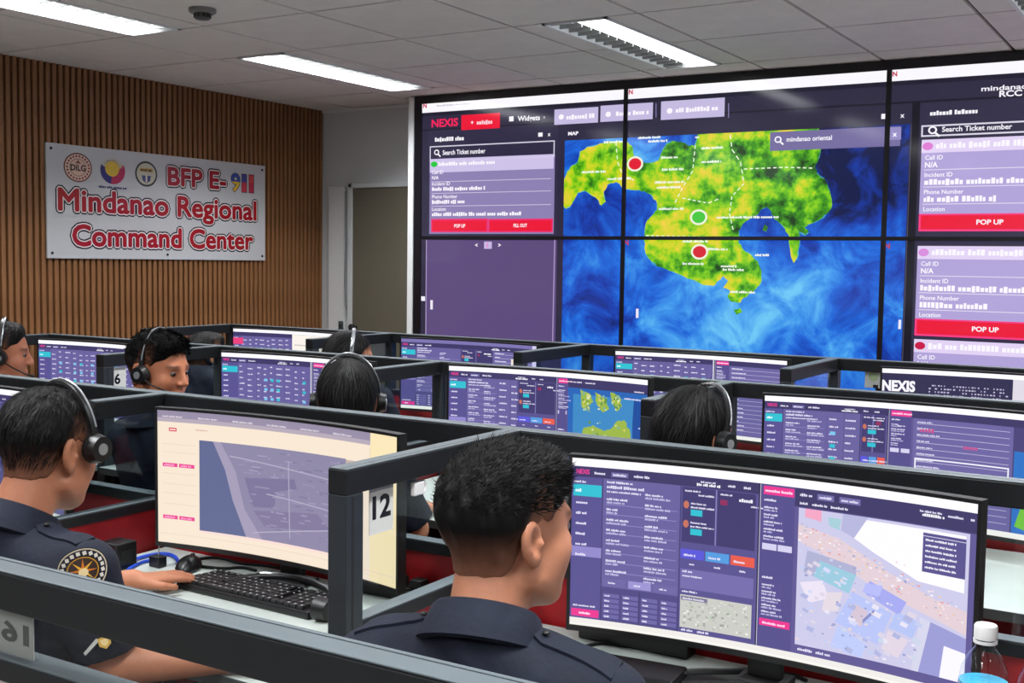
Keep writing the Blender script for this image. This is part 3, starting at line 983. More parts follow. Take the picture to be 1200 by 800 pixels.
ROWL = {'b': 'nearest desk row', 'c': 'middle desk row', 'd': 'farthest desk row'}
POSL = ['at the far left end', 'second from the left end', 'third from the left end', 'fourth from the left end', 'unseen beyond the right edge', 'at the far right end']
def divider(row, k):
    y = ROW[row]
    t = empty('desk_divider', (DIV[k], y - TH, 0))
    lab = 'short dark glazed divider in the %s, %s' % (ROWL[row], POSL[k])
    if (row, k) == ('b', 3): lab = 'short glazed divider left of the centre foreground officer, carrying a two-digit card'
    if (row, k) == ('c', 1): lab = 'short glazed divider far left, carrying a single-digit card'
    tag(t, lab, 'divider', 'short dividers between workstations')
    L = 0.62
    def bx(n, y0, y1, z0, z1, m, hx=TH / 2, par=t, bev=0.002):
        return MB().box((-hx, y0, z0), (hx, y1, z1), bev).build(n, m, par)
    r = bx('top_rail', -L, 0, RAIL - 0.05, RAIL - 0.003, M_alu_side)
    MB().box((-TH / 2 + 0.001, -L + 0.001, RAIL - 0.003), (0.006, 0, RAIL), 0.001).build('rail_lit_top', M_alu_top, r)
    MB().box((0.008, -L + 0.001, RAIL - 0.003), (TH / 2 - 0.001, 0, RAIL), 0.001).build('rail_lit_top', M_alu_top, r)
    p = bx('post', -L, -L + 0.05, 0, RAIL - 0.05, M_alu)
    for gx in (-0.004, ):
        MB().box((TH / 2 - 0.0005, -L + 0.016, 0.05), (TH / 2 + 0.0005, -L + 0.022, RAIL - 0.055)).build('groove', M_groove, p)
    m = bx('mid_rail', -L + 0.05, 0, MID - 0.03, MID - 0.003, M_alu_side, TH / 2 - 0.003)
    MB().box((-TH / 2 + 0.004, -L + 0.05, MID - 0.003), (TH / 2 - 0.004, 0, MID), 0.001).build('rail_lit_top', M_alu_top, m)
    MB().box((-0.003, -L + 0.05, MID), (0.003, 0, RAIL - 0.05)).build('glass_pane', M_glassd if row == 'b' and k == 2 else M_glass, t)
    MB().box((-0.011, -L + 0.05, 0.06), (0.011, 0, MID - 0.03), 0.001).build('lower_panel', M_red, t)
    return t
for row in 'bcd':
    for k in range(5):
        divider(row, k)

WHERE = ['under the far left monitor', 'second from the left wall', 'third from the left wall', 'fourth from the left wall', 'unseen beyond the right edge']
def desk(row, k):
    y1 = ROW[row] - TH - 0.004
    x0 = DIV[k] + TH / 2 + 0.003; x1 = DIV[k + 1] - TH / 2 - 0.003
    cx = (x0 + x1) / 2
    t = empty('desk', (cx, y1, 0))
    tag(t, 'white desk top in the %s, %s' % (ROWL[row], WHERE[k]), 'desk', 'white workstation desks')
    hw = (x1 - x0) / 2
    MB().box((-hw, -0.645, DESK - 0.025), (hw, 0, DESK), 0.002).build('desk_top', M_desk, t)
    MB().box((-hw, -0.649, DESK - 0.026), (hw, -0.645, DESK - 0.001)).build('edge_band', M_edge, t)
    for s in (-1, 1):
        MB().box((s * (hw - 0.02) - 0.012, -0.60, 0), (s * (hw - 0.02) + 0.012, -0.05, DESK - 0.025)).build('side_panel', M_alu_side, t)
for row in 'bcd':
    for k in range(4):
        desk(row, k)

# ------------------------------------------------------------------ number cards and clips
def number_card(name, label, loc, rz, num, w, h, mirror=False, ink=(24, 24, 26), paper=(210, 212, 208), strip=True):
    """paper card in (x right, z up), facing -y before turning"""
    t = empty(name, loc, rz)
    tag(t, label, 'number card')
    MB().box((-w / 2, 0.0, 0), (w / 2, 0.0015, h)).build('card', M_paper, t)
    P = Pic()
    P.rect(-w / 2, 0, w / 2, h, paper, 0)
    if strip: P.rect(-w / 2, h * 0.80, w / 2, h, (150, 154, 156), 1)
    P2 = Pic(); P2.text(0, h * 0.30, h * 0.42, num, ink, 2, 0.035, 'c', w * (0.34 if len(num) == 1 else 0.78))
    for pts, c, s, L in P2.t:
        P.tri([(-p[0], p[1]) if mirror else p for p in pts], c, L)
    me = P.mesh('print', [(-w, 0, w, h)], lambda x, z, hh: (x, -0.0004 - hh, z), [M_print], 0.0002)
    link(bpy.data.objects.new('print', me), t)
    return t
# cards hang on the glass of the dividers, readable from the right
number_card('number_card', 'white two-digit number card on the divider left of the foreground officer', (DIV[3] + 0.005, 1.772, 1.045), PI / 2, '12', 0.074, 0.105)
number_card('number_card', 'white single-digit number card on the far left divider', (DIV[1] + 0.005, 3.085, 1.040), PI / 2, '6', 0.085, 0.095, strip=False)
number_card('number_card', 'grey card showing a reversed 16 behind the nearest glass', (-1.262, 0.8800, 1.080), 0, '16', 0.070, 0.058, True, (70, 74, 72), (138, 142, 138), False)
def clip(loc, label):
    t = empty('wall_clip', loc)
    tag(t, label, 'clip')
    MB().box((0, -0.018, -0.014), (0.012, 0.016, 0.014), 0.003).build('plate', M_white, t)
    pts = [(0.006, 0.014 + 0.013 * math.sin(a), 0.012 * math.cos(a)) for a in np.linspace(0, PI, 9)]
    MB().tube(pts, 0.004, 8).build('hook', M_white, t, True)
clip((DIV[3] + 0.004, 1.885, 1.115), 'small white plastic hook on the divider left of the foreground officer')
clip((DIV[1] + 0.004, 3.215, 1.105), 'small white plastic hook on the far left divider')

# small printed sheet taped inside the far row's glass
_a = ray(1014, 430) * (4.862 / ray(1014, 430).y); _b = ray(1033, 455) * (4.862 / ray(1033, 455).y)
t = empty('paper_note', (_a.x, 4.862, _b.z + CAMZ)); tag(t, 'small grey printed sheet on the glass left of the far banner monitor', 'paper')
_w = _b.x - _a.x; _h = _a.z - _b.z
MB().box((0, 0, 0), (_w, 0.0012, _h)).build('sheet', M_paper, t)
P = Pic(); P.rect(0, 0, _w, _h, (176, 180, 178), 0); P.ell(_w * 0.5, _h * 0.55, _w * 0.3, _h * 0.22, (150, 166, 130), 1, 12); P.rect(_w * 0.5, 0, _w * 0.8, _h * 0.16, (40, 40, 46), 1)
link(bpy.data.objects.new('print', P.mesh('print', [(0, 0, _w, _h)], lambda x, z, h: (x, -0.0004 - h, z), [M_print], 0.0002)), t)

# ================================================================== monitors
MW, MH, MR = 0.800, 0.352, 1.8
PUR, PUR2, PUR3, PURD = (92, 84, 142), (112, 104, 164), (134, 126, 186), (58, 52, 98)
CY, MAG = (44, 186, 204), (228, 50, 140)
TW = (222, 218, 240)

def ui(P, seed, variant):
    rnd = random.Random(seed)
    W_, H_ = MW, MH
    def N(u0, v0, u1, v1, c, L=2): P.rect(u0 * W_, (1 - v1) * H_, u1 * W_, (1 - v0) * H_, c, L)
    def Dd(u, v, w, h, c=TW, L=5): P.dash(u * W_, (1 - v) * H_, w * W_, h * H_, c, L, rnd)
    def Tt(u, v, h, s, c=TW, L=6, w=None, bold=0.02): P.text(u * W_, (1 - v) * H_, h * H_, s, c, L, bold, 'l', None if w is None else w * W_)
    def rows(u, v0, v1, n, w, h=0.012, c=TW, two=True):
        for k in range(n):
            v = v0 + (v1 - v0) * k / max(1, n - 1)
            Dd(u, v, w * rnd.uniform(0.4, 0.8), h, c)
            if two: Dd(u, v + h * 1.6, w * rnd.uniform(0.3, 1.0), h, (190, 184, 222))
    def rule(u0, u1, v, c=(140, 132, 190)): N(u0, v, u1, v + 0.004, c, 4)
    def topbars(white=True):
        N(0, 0, 1, 1, PUR, 0)
        N(0, 0, 1, 0.048, (246, 244, 250) if white else (120, 112, 170), 2)
        N(0, 0.048, 1, 0.11, PURD, 2)
        N(0, 0.955, 1, 1, (240, 238, 232), 2)
    def sidebar(u0, u1):
        N(u0, 0.11, u1, 0.955, (84, 78, 140), 2)
        Dd(u0 + 0.006, 0.145, 0.035, 0.012)
        N(u0 + 0.004, 0.155, u1 - 0.002, 0.225, CY, 3); Dd(u0 + 0.01, 0.20, 0.022, 0.018, (230, 250, 255))
        for k in range(6): Dd(u0 + 0.012, 0.27 + k * 0.062, 0.03, 0.014)
        N(u0 + 0.002, 0.525, u1, 0.585, (140, 132, 196), 3)
        Dd(u0 + 0.008, 0.885, 0.06, 0.010); N(u0 + 0.004, 0.90, u1 - 0.004, 0.945, MAG, 3); Dd(u0 + 0.025, 0.93, 0.03, 0.012, (255, 220, 240))
    def formcol(u0, u1):
        N(u0, 0.11, u1, 0.955, (100, 93, 152), 2)
        N(u0 - 0.002, 0.11, u0, 0.955, PURD, 4)
        m = (u0 + u1) / 2
        Dd(u0 + 0.01, 0.135, 0.07, 0.012); Dd(u0 + 0.01, 0.165, 0.10, 0.016); Dd(u0 + 0.01, 0.19, 0.09, 0.010)
        rows(u0 + 0.01, 0.235, 0.66, 8, 0.075); rows(m + 0.01, 0.19, 0.68, 9, 0.075)
        for k in range(8): rule(u0 + 0.008, u1 - 0.008, 0.26 + k * 0.057)
        for k, c in enumerate(((104, 98, 158), (150, 142, 204), (104, 98, 158))):
            N(u0 + 0.004 + k * (u1 - u0) / 3, 0.70, u0 + (k + 1) * (u1 - u0) / 3 - 0.004, 0.745, c, 4)
            Dd(u0 + 0.018 + k * (u1 - u0) / 3, 0.73, 0.02, 0.010)
        N(u0, 0.752, u1, 0.955, (76, 70, 128), 3)
        for c in range(4):
            for r in range(5):
                x0 = u0 + 0.005 + c * (u1 - u0) / 4
                N(x0, 0.79 + r * 0.031, x0 + (u1 - u0) / 4 - 0.008, 0.813 + r * 0.031, (104, 98, 160), 4)
                Dd(x0 + 0.004, 0.808 + r * 0.031, 0.014, 0.010)
        N(m - 0.001, 0.752, m + 0.001, 0.955, PURD, 5)
    def statuscol(u0, u1, mapgrey=True):
        N(u0, 0.11, u1, 0.955, (84, 78, 138), 2); N(u0 - 0.002, 0.11, u0, 0.955, PURD, 4)
        m = u0 + (u1 - u0) * 0.46
        N(u0 + 0.004, 0.115, m, 0.43, (62, 56, 108), 3); N(m + 0.005, 0.115, u1 - 0.003, 0.43, (60, 54, 104), 3)
        N(m, 0.115, m + 0.003, 0.43, (130, 124, 180), 4)
        Dd(u0 + 0.010, 0.14, 0.04, 0.010); Dd(u0 + 0.045, 0.16, 0.04, 0.010)
        for v in (0.21, 0.32):
            P.ell((u0 + 0.014) * W_, (1 - v - 0.005) * H_, 0.006 , 0.008, (190, 110, 90), 5, 10)
            Dd(u0 + 0.026, v, 0.04, 0.010); Dd(u0 + 0.026, v + 0.022, 0.06, 0.010)
            N(u0 + 0.026, v + 0.03, u0 + 0.056, v + 0.065, CY, 5)
        Dd(m + 0.012, 0.14, 0.03, 0.010); N(m + 0.012, 0.165, m + 0.03, 0.195, (140, 40, 90), 5); Dd(m + 0.06, 0.165, u1 - m - 0.07, 0.018, (240, 238, 250)); Dd(m + 0.09, 0.19, 0.03, 0.010)
        third = (u1 - u0) / 3
        for k, c in enumerate(((86, 84, 210), (80, 150, 216), (226, 88, 70))):
            N(u0 + k * third + 0.002, 0.47, u0 + (k + 1) * third - 0.002, 0.525, c, 4); Dd(u0 + k * third + 0.01, 0.51, 0.03, 0.012); Dd(u0 + k * third + 0.025, 0.56, 0.015, 0.010)
        N(u0 + 0.003, 0.585, u1 - 0.003, 0.70, (112, 104, 166), 4); Dd(u0 + 0.008, 0.605, 0.03, 0.012); Dd(u0 + 0.008, 0.63, 0.05, 0.010)
        Dd(u0 + 0.008, 0.72, 0.04, 0.010)
        if mapgrey:
            N(u0 + 0.004, 0.735, u1 - 0.006, 0.925, (196, 196, 190), 4)
            for k in range(120):
                x = rnd.uniform(u0 + 0.008, u1 - 0.016); v = rnd.uniform(0.745, 0.905)
                N(x, v, x + rnd.uniform(0.002, 0.008), v + rnd.uniform(0.003, 0.014), rnd.choice([(226, 226, 220), (170, 170, 168), (150, 152, 150), (184, 196, 176)]), 5)
            N(u0 + 0.006, 0.742, u0 + 0.075, 0.765, (120, 116, 140), 6); Dd(u0 + 0.01, 0.76, 0.06, 0.010, TW, 7)
            Dd(u0 + 0.008, 0.945, 0.03, 0.012); Dd(u0 + 0.05, 0.945, 0.03, 0.012)
        else:
            for k in range(7): N(u0 + 0.01, 0.74 + k * 0.028, u1 - 0.04, 0.752 + k * 0.028, (208, 204, 232), 5)
    def side2(u0, u1):
        N(u0, 0.05, u1, 0.955, (80, 74, 134), 3); N(u0 - 0.006, 0.05, u0, 0.955, (44, 40, 78), 5); N(u0 - 0.002, 0.05, u0 - 0.0005, 0.955, (206, 204, 222), 6)
        N(u0 + 0.006, 0.058, u1 - 0.002, 0.105, MAG, 4); Dd(u0 + 0.010, 0.09, 0.07, 0.014, (255, 214, 236))
        Dd(u0 + 0.008, 0.14, 0.03, 0.012); rows(u0 + 0.008, 0.18, 0.34, 5, 0.065, 0.010)
        N(u0 + 0.004, 0.155, u1 - 0.004, 0.41, (96, 90, 150), 3); N(u0 + 0.006, 0.375, u1 - 0.042, 0.41, (206, 202, 232), 5); N(u0 + 0.045, 0.375, u1 - 0.004, 0.41, (206, 202, 232), 5)
        Dd(u0 + 0.008, 0.57, 0.03, 0.012); rows(u0 + 0.008, 0.61, 0.76, 5, 0.065, 0.010)
        N(u0 + 0.004, 0.59, u1 - 0.004, 0.785, (96, 90, 150), 3)
        N(u0 + 0.004, 0.795, u1 - 0.004, 0.835, MAG, 4); Dd(u0 + 0.012, 0.825, 0.055, 0.012, (255, 214, 236))
    def header(u0, w=0.45):
        Tt(u0 + 0.012, 0.092, 0.028, 'NEXIS', (240, 60, 150), 6, 0.035); Dd(u0 + 0.06, 0.09, 0.03, 0.014); N(u0 + 0.105, 0.07, u0 + 0.15, 0.098, (110, 104, 160), 4); Dd(u0 + 0.11, 0.091, 0.035, 0.012); Dd(u0 + 0.165, 0.09, 0.045, 0.014)
        Dd(u0 + w - 0.14, 0.082, 0.04, 0.010); Dd(u0 + w - 0.15, 0.10, 0.06, 0.014, (244, 242, 252)); Dd(u0 + w - 0.07, 0.09, 0.02, 0.012); Dd(u0 + w - 0.03, 0.09, 0.02, 0.012)
    def tablecols(u0, u1):
        N(u0, 0.11, u1, 0.955, (100, 93, 152), 2)
        x = u0 + 0.008
        while x < u1 - 0.03:
            w = rnd.choice([0.03, 0.04, 0.05])
            rows(x, 0.15 + rnd.uniform(0, 0.04), 0.90, 12, w, 0.014, TW, False)
            if rnd.random() < 0.45:
                for k in range(5): N(x + 0.004, 0.28 + k * 0.11, x + 0.024, 0.31 + k * 0.11, rnd.choice([CY, (120, 190, 230)]), 6)
            x += w + 0.010
            N(x - 0.006, 0.11, x - 0.005, 0.955, PURD, 4)
    def linespanel(u0, u1):
        N(u0, 0.11, u1, 0.955, (104, 97, 156), 2)
        for k in range(15): N(u0 + 0.012, 0.15 + k * 0.053, u1 - 0.012, 0.154 + k * 0.053, (196, 190, 222), 4); Dd(u0 + 0.014, 0.145 + k * 0.053, rnd.uniform(0.03, 0.09), 0.012)
    if variant == 'dispatch':
        topbars(); header(0.0, 0.48)
        sidebar(0.0, 0.082); formcol(0.084, 0.288); statuscol(0.290, 0.484)
        side2(0.494, 0.578)
        Dd(0.59, 0.09, 0.03, 0.014); N(0.632, 0.068, 0.672, 0.10, (112, 106, 164), 4); Dd(0.637, 0.091, 0.03, 0.012); N(0.685, 0.068, 0.735, 0.10, (112, 106, 164), 4); Dd(0.69, 0.091, 0.04, 0.012)
        Dd(0.872, 0.083, 0.05, 0.010); Dd(0.878, 0.103, 0.05, 0.014, (244, 242, 252)); Dd(0.935, 0.09, 0.035, 0.012); Dd(0.985, 0.09, 0.008, 0.014)
        Dd(0.59, 0.135, 0.02, 0.012); Dd(0.62, 0.135, 0.035, 0.012); Dd(0.665, 0.135, 0.04, 0.012)
        N(0.578, 0.11, 1, 0.15, PURD, 2)
        # aerial photograph
        ax0, ax1, av0, av1 = 0.588, 0.985, 0.155, 0.905
        N(ax0, av0, ax1, av1, (198, 196, 226), 3)
        def Q(a, b): return ((ax0 + (ax1 - ax0) * a) * W_, (1 - (av0 + (av1 - av0) * b)) * H_)
        def poly(pts, c, L): P.poly([Q(*p) for p in pts], c, L)
        poly([(0, 0.12), (0.25, 0.18), (0.55, 0.36), (0.82, 0.48), (1, 0.52), (1, 0.68), (0.78, 0.60), (0.5, 0.50), (0.22, 0.34), (0, 0.24)], (220, 200, 208), 4)
        for k in range(160):
            f = rnd.random(); x = f; v = 0.18 + f * 0.40 + rnd.uniform(-0.07, 0.07)
            s = rnd.uniform(0.006, 0.018)
            P.rect(Q(x, v)[0], Q(x, v)[1], Q(min(1, x + s), v)[0], Q(x, v - s * 0.7)[1], rnd.choice([(238, 214, 216), (220, 160, 160), (240, 236, 240), (180, 180, 206), (226, 196, 176)]), 5)
        poly([(0.30, 0.02), (0.98, 0.02), (0.98, 0.40), (0.72, 0.38), (0.46, 0.24), (0.34, 0.16)], (246, 242, 248), 5)
        poly([(0.27, 0.0), (0.42, 0.0), (0.34, 0.16), (0.26, 0.12)], (176, 176, 214), 6)
        poly([(0.04, 0.0), (0.14, 0.0), (0.14, 0.08), (0.04, 0.06)], (236, 160, 190), 6); poly([(0.18, 0.04), (0.26, 0.04), (0.25, 0.12), (0.19, 0.1)], (160, 200, 210), 6)
        poly([(0.14, 0.36), (0.36, 0.42), (0.32, 0.56), (0.10, 0.48)], (150, 196, 216), 6)
        poly([(0.06, 0.30), (0.36, 0.36), (0.36, 0.42), (0.14, 0.36), (0.10, 0.48), (0.04, 0.46)], (170, 172, 204), 5)
        poly([(0.44, 0.44), (0.66, 0.54), (0.62, 0.64), (0.42, 0.54)], (160, 164, 232), 6); poly([(0.42, 0.46), (0.52, 0.46), (0.50, 0.54), (0.40, 0.53)], (176, 182, 240), 7)
        poly([(0.34, 0.54), (0.58, 0.64), (0.50, 0.88), (0.24, 0.78)], (178, 190, 238), 6); poly([(0.36, 0.62), (0.44, 0.66), (0.40, 0.78), (0.33, 0.74)], (206, 190, 206), 7)
        poly([(0.38, 0.76), (0.47, 0.64), (0.485, 0.645), (0.395, 0.77)], (128, 136, 190), 7)
        poly([(0.02, 0.54), (0.16, 0.50), (0.20, 0.62), (0.08, 0.68)], (228, 220, 236), 6); poly([(0.18, 0.58), (0.28, 0.56), (0.26, 0.70), (0.16, 0.72)], (220, 210, 220), 6)
        poly([(0.56, 0.76), (0.68, 0.80), (0.62, 0.94), (0.52, 0.90)], (218, 206, 220), 6); poly([(0.26, 0.80), (0.44, 0.90), (0.40, 1.0), (0.22, 0.96)], (184, 196, 240), 6)
        poly([(0.60, 0.62), (0.74, 0.66), (0.70, 0.78), (0.56, 0.74)], (176, 190, 236), 6)
        poly([(0.80, 0.64), (1.0, 0.70), (1.0, 1.0), (0.74, 1.0)], (150, 150, 206), 5); poly([(0.88, 0.78), (1.0, 0.80), (1.0, 1.0), (0.86, 1.0)], (240, 238, 250), 6)
        poly([(0.74, 0.62), (0.80, 0.64), (0.74, 1.0), (0.70, 1.0)], (206, 206, 228), 6)
        for k in range(90):
            x = rnd.random() * 0.72; v = rnd.uniform(0.28, 0.98); s = rnd.uniform(0.006, 0.02)
            P.rect(Q(x, v)[0], Q(x, v)[1], Q(x + s, v)[0], Q(x, v - s * 0.8)[1], rnd.choice([(230, 226, 240), (150, 154, 196), (200, 204, 232), (226, 206, 206)]), 8)
        for k in range(70):
            a0 = rnd.uniform(0.02, 0.72); b0 = rnd.uniform(0.30, 0.95); s1 = rnd.uniform(0.015, 0.05); s2 = s1 * rnd.uniform(0.4, 0.9)
            an = 0.42 + rnd.uniform(-0.1, 0.1); ca, sa = math.cos(an), math.sin(an)
            if b0 < 0.30 + a0 * 0.42: continue
            cc = rnd.choice([(206, 210, 238), (190, 198, 232), (224, 220, 236), (170, 176, 216), (214, 206, 222), (196, 206, 226)])
            poly([(a0 + (x * ca - y * sa), min(0.99, b0 + (x * sa + y * ca))) for x, y in ((0, 0), (s1, 0), (s1, s2), (0, s2))], cc, 7.5)
        N(0.882, 0.185, 0.978, 0.385, (84, 78, 136), 9); rows(0.888, 0.205, 0.36, 6, 0.08, 0.010, (230, 226, 244))
        for pts, c, s, L in P.t[-40:]: pass
        N(0.882, 0.20, 0.978, 0.203, TW, 10)
        for k in range(6): P.dash(0.888 * W_, (1 - 0.225 - k * 0.028) * H_, 0.07 * W_, 0.010 * H_, (236, 234, 246), 10, rnd)
        Dd(0.595, 0.935, 0.035, 0.014); Dd(0.64, 0.935, 0.04, 0.014)
        N(0.0, 0.955, 1, 0.985, (232, 228, 224), 3)
    elif variant == 'page':
        N(0, 0, 1, 1, (238, 222, 202), 0)
        N(0, 0, 0.88, 0.055, (146, 136, 160), 2); N(0, 0.055, 0.88, 0.085, (176, 164, 178), 2)
        for k in range(6): Dd(0.02 + k * 0.14, 0.05, 0.08, 0.012, (212, 204, 214))
        P.frame(0.045 * W_, (1 - 0.155) * H_, 0.075 * W_, (1 - 0.128) * H_, 0.003, (214, 60, 90), 4)
        Dd(0.15, 0.135, 0.05, 0.008, (206, 150, 150))
        for v in (0.395, 0.79):
            N(0.02, v, 0.078, v + 0.028, (226, 62, 140), 4); N(0.084, v, 0.145, v + 0.028, (226, 62, 140), 4)
            Dd(0.026, v + 0.022, 0.045, 0.014, (246, 160, 200)); Dd(0.09, v + 0.022, 0.045, 0.014, (246, 160, 200))
        for v in (0.25, 0.31, 0.47, 0.55, 0.62, 0.70): N(0.02, v, 0.15, v + 0.004, (222, 204, 184), 3)
        N(0.165, 0.205, 0.775, 0.88, (136, 130, 160), 3)
        def Z(a, b): return ((0.165 + 0.61 * a) * W_, (1 - 0.205 - 0.675 * b) * H_)
        P.poly([Z(0, 0), Z(0.09, 0), Z(0.17, 0.3), Z(0.22, 0.62), Z(0.31, 1), Z(0, 1)], (92, 100, 140), 4)
        P.poly([Z(0.09, 0), Z(0.14, 0), Z(0.24, 0.3), Z(0.30, 0.7), Z(0.42, 1), Z(0.31, 1), Z(0.22, 0.62), Z(0.17, 0.3)], (158, 150, 176), 4)
        P.poly([Z(0.30, 0.36), Z(0.64, 0.30), Z(0.66, 0.40), Z(0.52, 0.46), Z(0.50, 0.64), Z(0.36, 0.66)], (120, 112, 148), 5)
        P.poly([Z(0.36, 0.70), Z(0.80, 0.62), Z(0.90, 0.78), Z(0.44, 0.86)], (124, 116, 150), 5)
        for k in range(110):
            a = rnd.uniform(0.26, 0.96); b = rnd.uniform(0.05, 0.95)
            if a < 0.2 + b * 0.22: continue
            w = rnd.uniform(0.01, 0.07)
            P.rect(Z(a, b)[0], Z(a, b)[1], Z(min(1, a + w), b)[0], Z(a, b - 0.014)[1], rnd.choice([(156, 148, 178), (122, 116, 150), (146, 140, 170)]), 6)
        for (a, b, c, d_) in ((0.60, 0.12, 0.61, 0.94), (0.20, 0.14, 0.98, 0.26), (0.45, 0.50, 0.98, 0.58), (0.36, 0.94, 0.98, 0.74), (0.90, 0.14, 0.92, 0.9)):
            P.line(Z(a, b), Z(c, d_), 0.003, (172, 166, 190), 7)
        N(0.775, 0.21, 0.86, 0.25, (190, 170, 160), 3); N(0.775, 0.25, 0.86, 0.28, (160, 150, 160), 4)
        N(0, 0.93, 1, 0.935, (226, 208, 190), 3); N(0.165, 0.88, 0.78, 0.90, (240, 214, 206), 3)
        P.line((0.88 * W_, 0.68 * H_), (0.88 * W_, 0.9 * H_), 0.001, (200, 180, 150), 4)
        N(0.88, 0, 1, 1, (240, 222, 178), 1)
    elif variant == 'island':
        topbars(); header(0.0, 0.48); sidebar(0, 0.085); formcol(0.087, 0.24); tablecols(0.242, 0.34); statuscol(0.342, 0.53, False)
        side2(0.538, 0.592)
        N(0.594, 0.11, 1, 0.955, (34, 96, 176), 3); N(0.594, 0.05, 1, 0.14, PURD, 4); Dd(0.62, 0.09, 0.04, 0.014); Dd(0.68, 0.09, 0.05, 0.014); Dd(0.93, 0.13, 0.05, 0.014); Dd(0.88, 0.205, 0.09, 0.014)
        N(0.62, 0.20, 0.93, 0.955, (56, 132, 190), 4)
        def Z(a, b): return ((0.594 + 0.406 * (0.5 + (a - 0.5) * 1.15)) * W_, (1 - 0.15 - 0.60 * b) * H_)
        for pts in ([(0.20, 0.0), (0.30, 0.06), (0.34, 0.18), (0.26, 0.30), (0.32, 0.36), (0.22, 0.30), (0.20, 0.14)], [(0.36, 0.02), (0.46, 0.10), (0.52, 0.26), (0.44, 0.34), (0.38, 0.22)], [(0.52, 0.0), (0.62, 0.04), (0.66, 0.20), (0.60, 0.30), (0.54, 0.18)],
                    [(0.24, 0.62), (0.34, 0.56), (0.46, 0.64), (0.54, 0.58), (0.60, 0.46), (0.68, 0.42), (0.74, 0.56), (0.76, 0.78), (0.78, 1.0), (0.62, 1.0), (0.52, 0.94), (0.44, 0.84), (0.34, 0.80), (0.28, 0.92), (0.22, 0.80)]):
            P.poly([Z(*p) for p in rough(pts, 0.012, 3, rnd)], (150, 176, 66), 5)
            xs = [p[0] for p in pts]; ys = [p[1] for p in pts]
            for k in range(26):
                a = rnd.uniform(min(xs) + 0.03, max(xs) - 0.03); b = rnd.uniform(min(ys) + 0.05, min(0.96, max(ys)) - 0.03)
                q = Z(a, b); P.ell(q[0], q[1], rnd.uniform(0.002, 0.006), rnd.uniform(0.002, 0.006), rnd.choice([(196, 196, 90), (90, 140, 60), (120, 170, 150), (214, 220, 170)]), 6, 7)
        P.poly([Z(0.78, 0.08), Z(0.93, 0.16), Z(0.93, 1.3), Z(0.82, 1.3), Z(0.76, 0.5)], (20, 72, 150), 4)
        Dd(0.955, 0.47, 0.012, 0.014)
    elif variant == 'lines':
        topbars(); header(0.0, 0.44); sidebar(0, 0.07); formcol(0.072, 0.235); tablecols(0.237, 0.36); statuscol(0.362, 0.455, False); side2(0.465, 0.545)
        linespanel(0.552, 0.90); P.frame(0.56 * W_, (1 - 0.62) * H_, 0.89 * W_, (1 - 0.44) * H_, 0.004, (236, 234, 244), 6)
        Dd(0.575, 0.22, 0.05, 0.03, (190, 80, 140)); Dd(0.73, 0.33, 0.05, 0.03, (190, 80, 140))
        N(0.90, 0.11, 1, 0.955, (70, 64, 116), 2)
        N(0.905, 0.30, 1, 0.955, (40, 110, 190), 3); P.poly([(0.915 * W_, 0.1 * H_), (0.94 * W_, 0.3 * H_), (0.96 * W_, 0.56 * H_), (1.0 * W_, 0.48 * H_), (1.0 * W_, 0.05 * H_)], (110, 190, 50), 4)
    elif variant == 'grid':
        topbars(); header(0.0, 0.5); sidebar(0, 0.10); tablecols(0.102, 0.56); N(0.566, 0.05, 0.572, 0.955, (226, 224, 236), 5); side2(0.58, 0.66); linespanel(0.662, 1.0)
    elif variant == 'gridwide':
        topbars(); header(0.0, 0.6); sidebar(0, 0.09); tablecols(0.092, 0.98)
        N(0.10, 0.88, 0.5, 0.93, (130, 122, 180), 5)
    elif variant == 'halfwhite':
        topbars(); sidebar(0, 0.06); N(0.0, 0.14, 0.08, 0.24, (226, 60, 120), 6); tablecols(0.062, 0.50); N(0.50, 0.05, 0.98, 0.95, (240, 234, 226), 3); N(0.52, 0.2, 0.9, 0.22, (200, 196, 190), 4)
    elif variant == 'form':
        topbars(False); header(0.0, 0.8); sidebar(0, 0.10); formcol(0.102, 0.42); statuscol(0.424, 0.66, False); linespanel(0.662, 0.98); N(0.80, 0.20, 0.93, 0.40, (236, 224, 208), 6); N(0.965, 0.0, 1, 1, (206, 200, 232), 6)
    elif variant == 'banner':
        N(0, 0, 1, 1, (216, 210, 222), 0); N(0, 0, 1, 0.05, (246, 244, 250), 2)
        N(0, 0.05, 0.60, 0.95, (46, 42, 76), 2)
        P.text(0.002 * W_, (1 - 0.245) * H_, 0.115 * H_, 'NEXIS', (246, 244, 252), 5, 0.045, 'l', 0.155 * W_)
        Dd(0.02, 0.36, 0.09, 0.022)
        for r in range(4):
            for k in range(26):
                if rnd.random() < 0.7: N(0.22 + k * 0.014, 0.16 + r * 0.035, 0.22 + k * 0.014 + rnd.uniform(0.003, 0.011), 0.175 + r * 0.035, (190, 184, 214), 4)
        for v in (0.5, 0.6, 0.7): Dd(0.03, v, 0.3, 0.02, (150, 142, 184))
        N(0.48, 0.44, 0.56, 0.48, (150, 140, 186), 4)

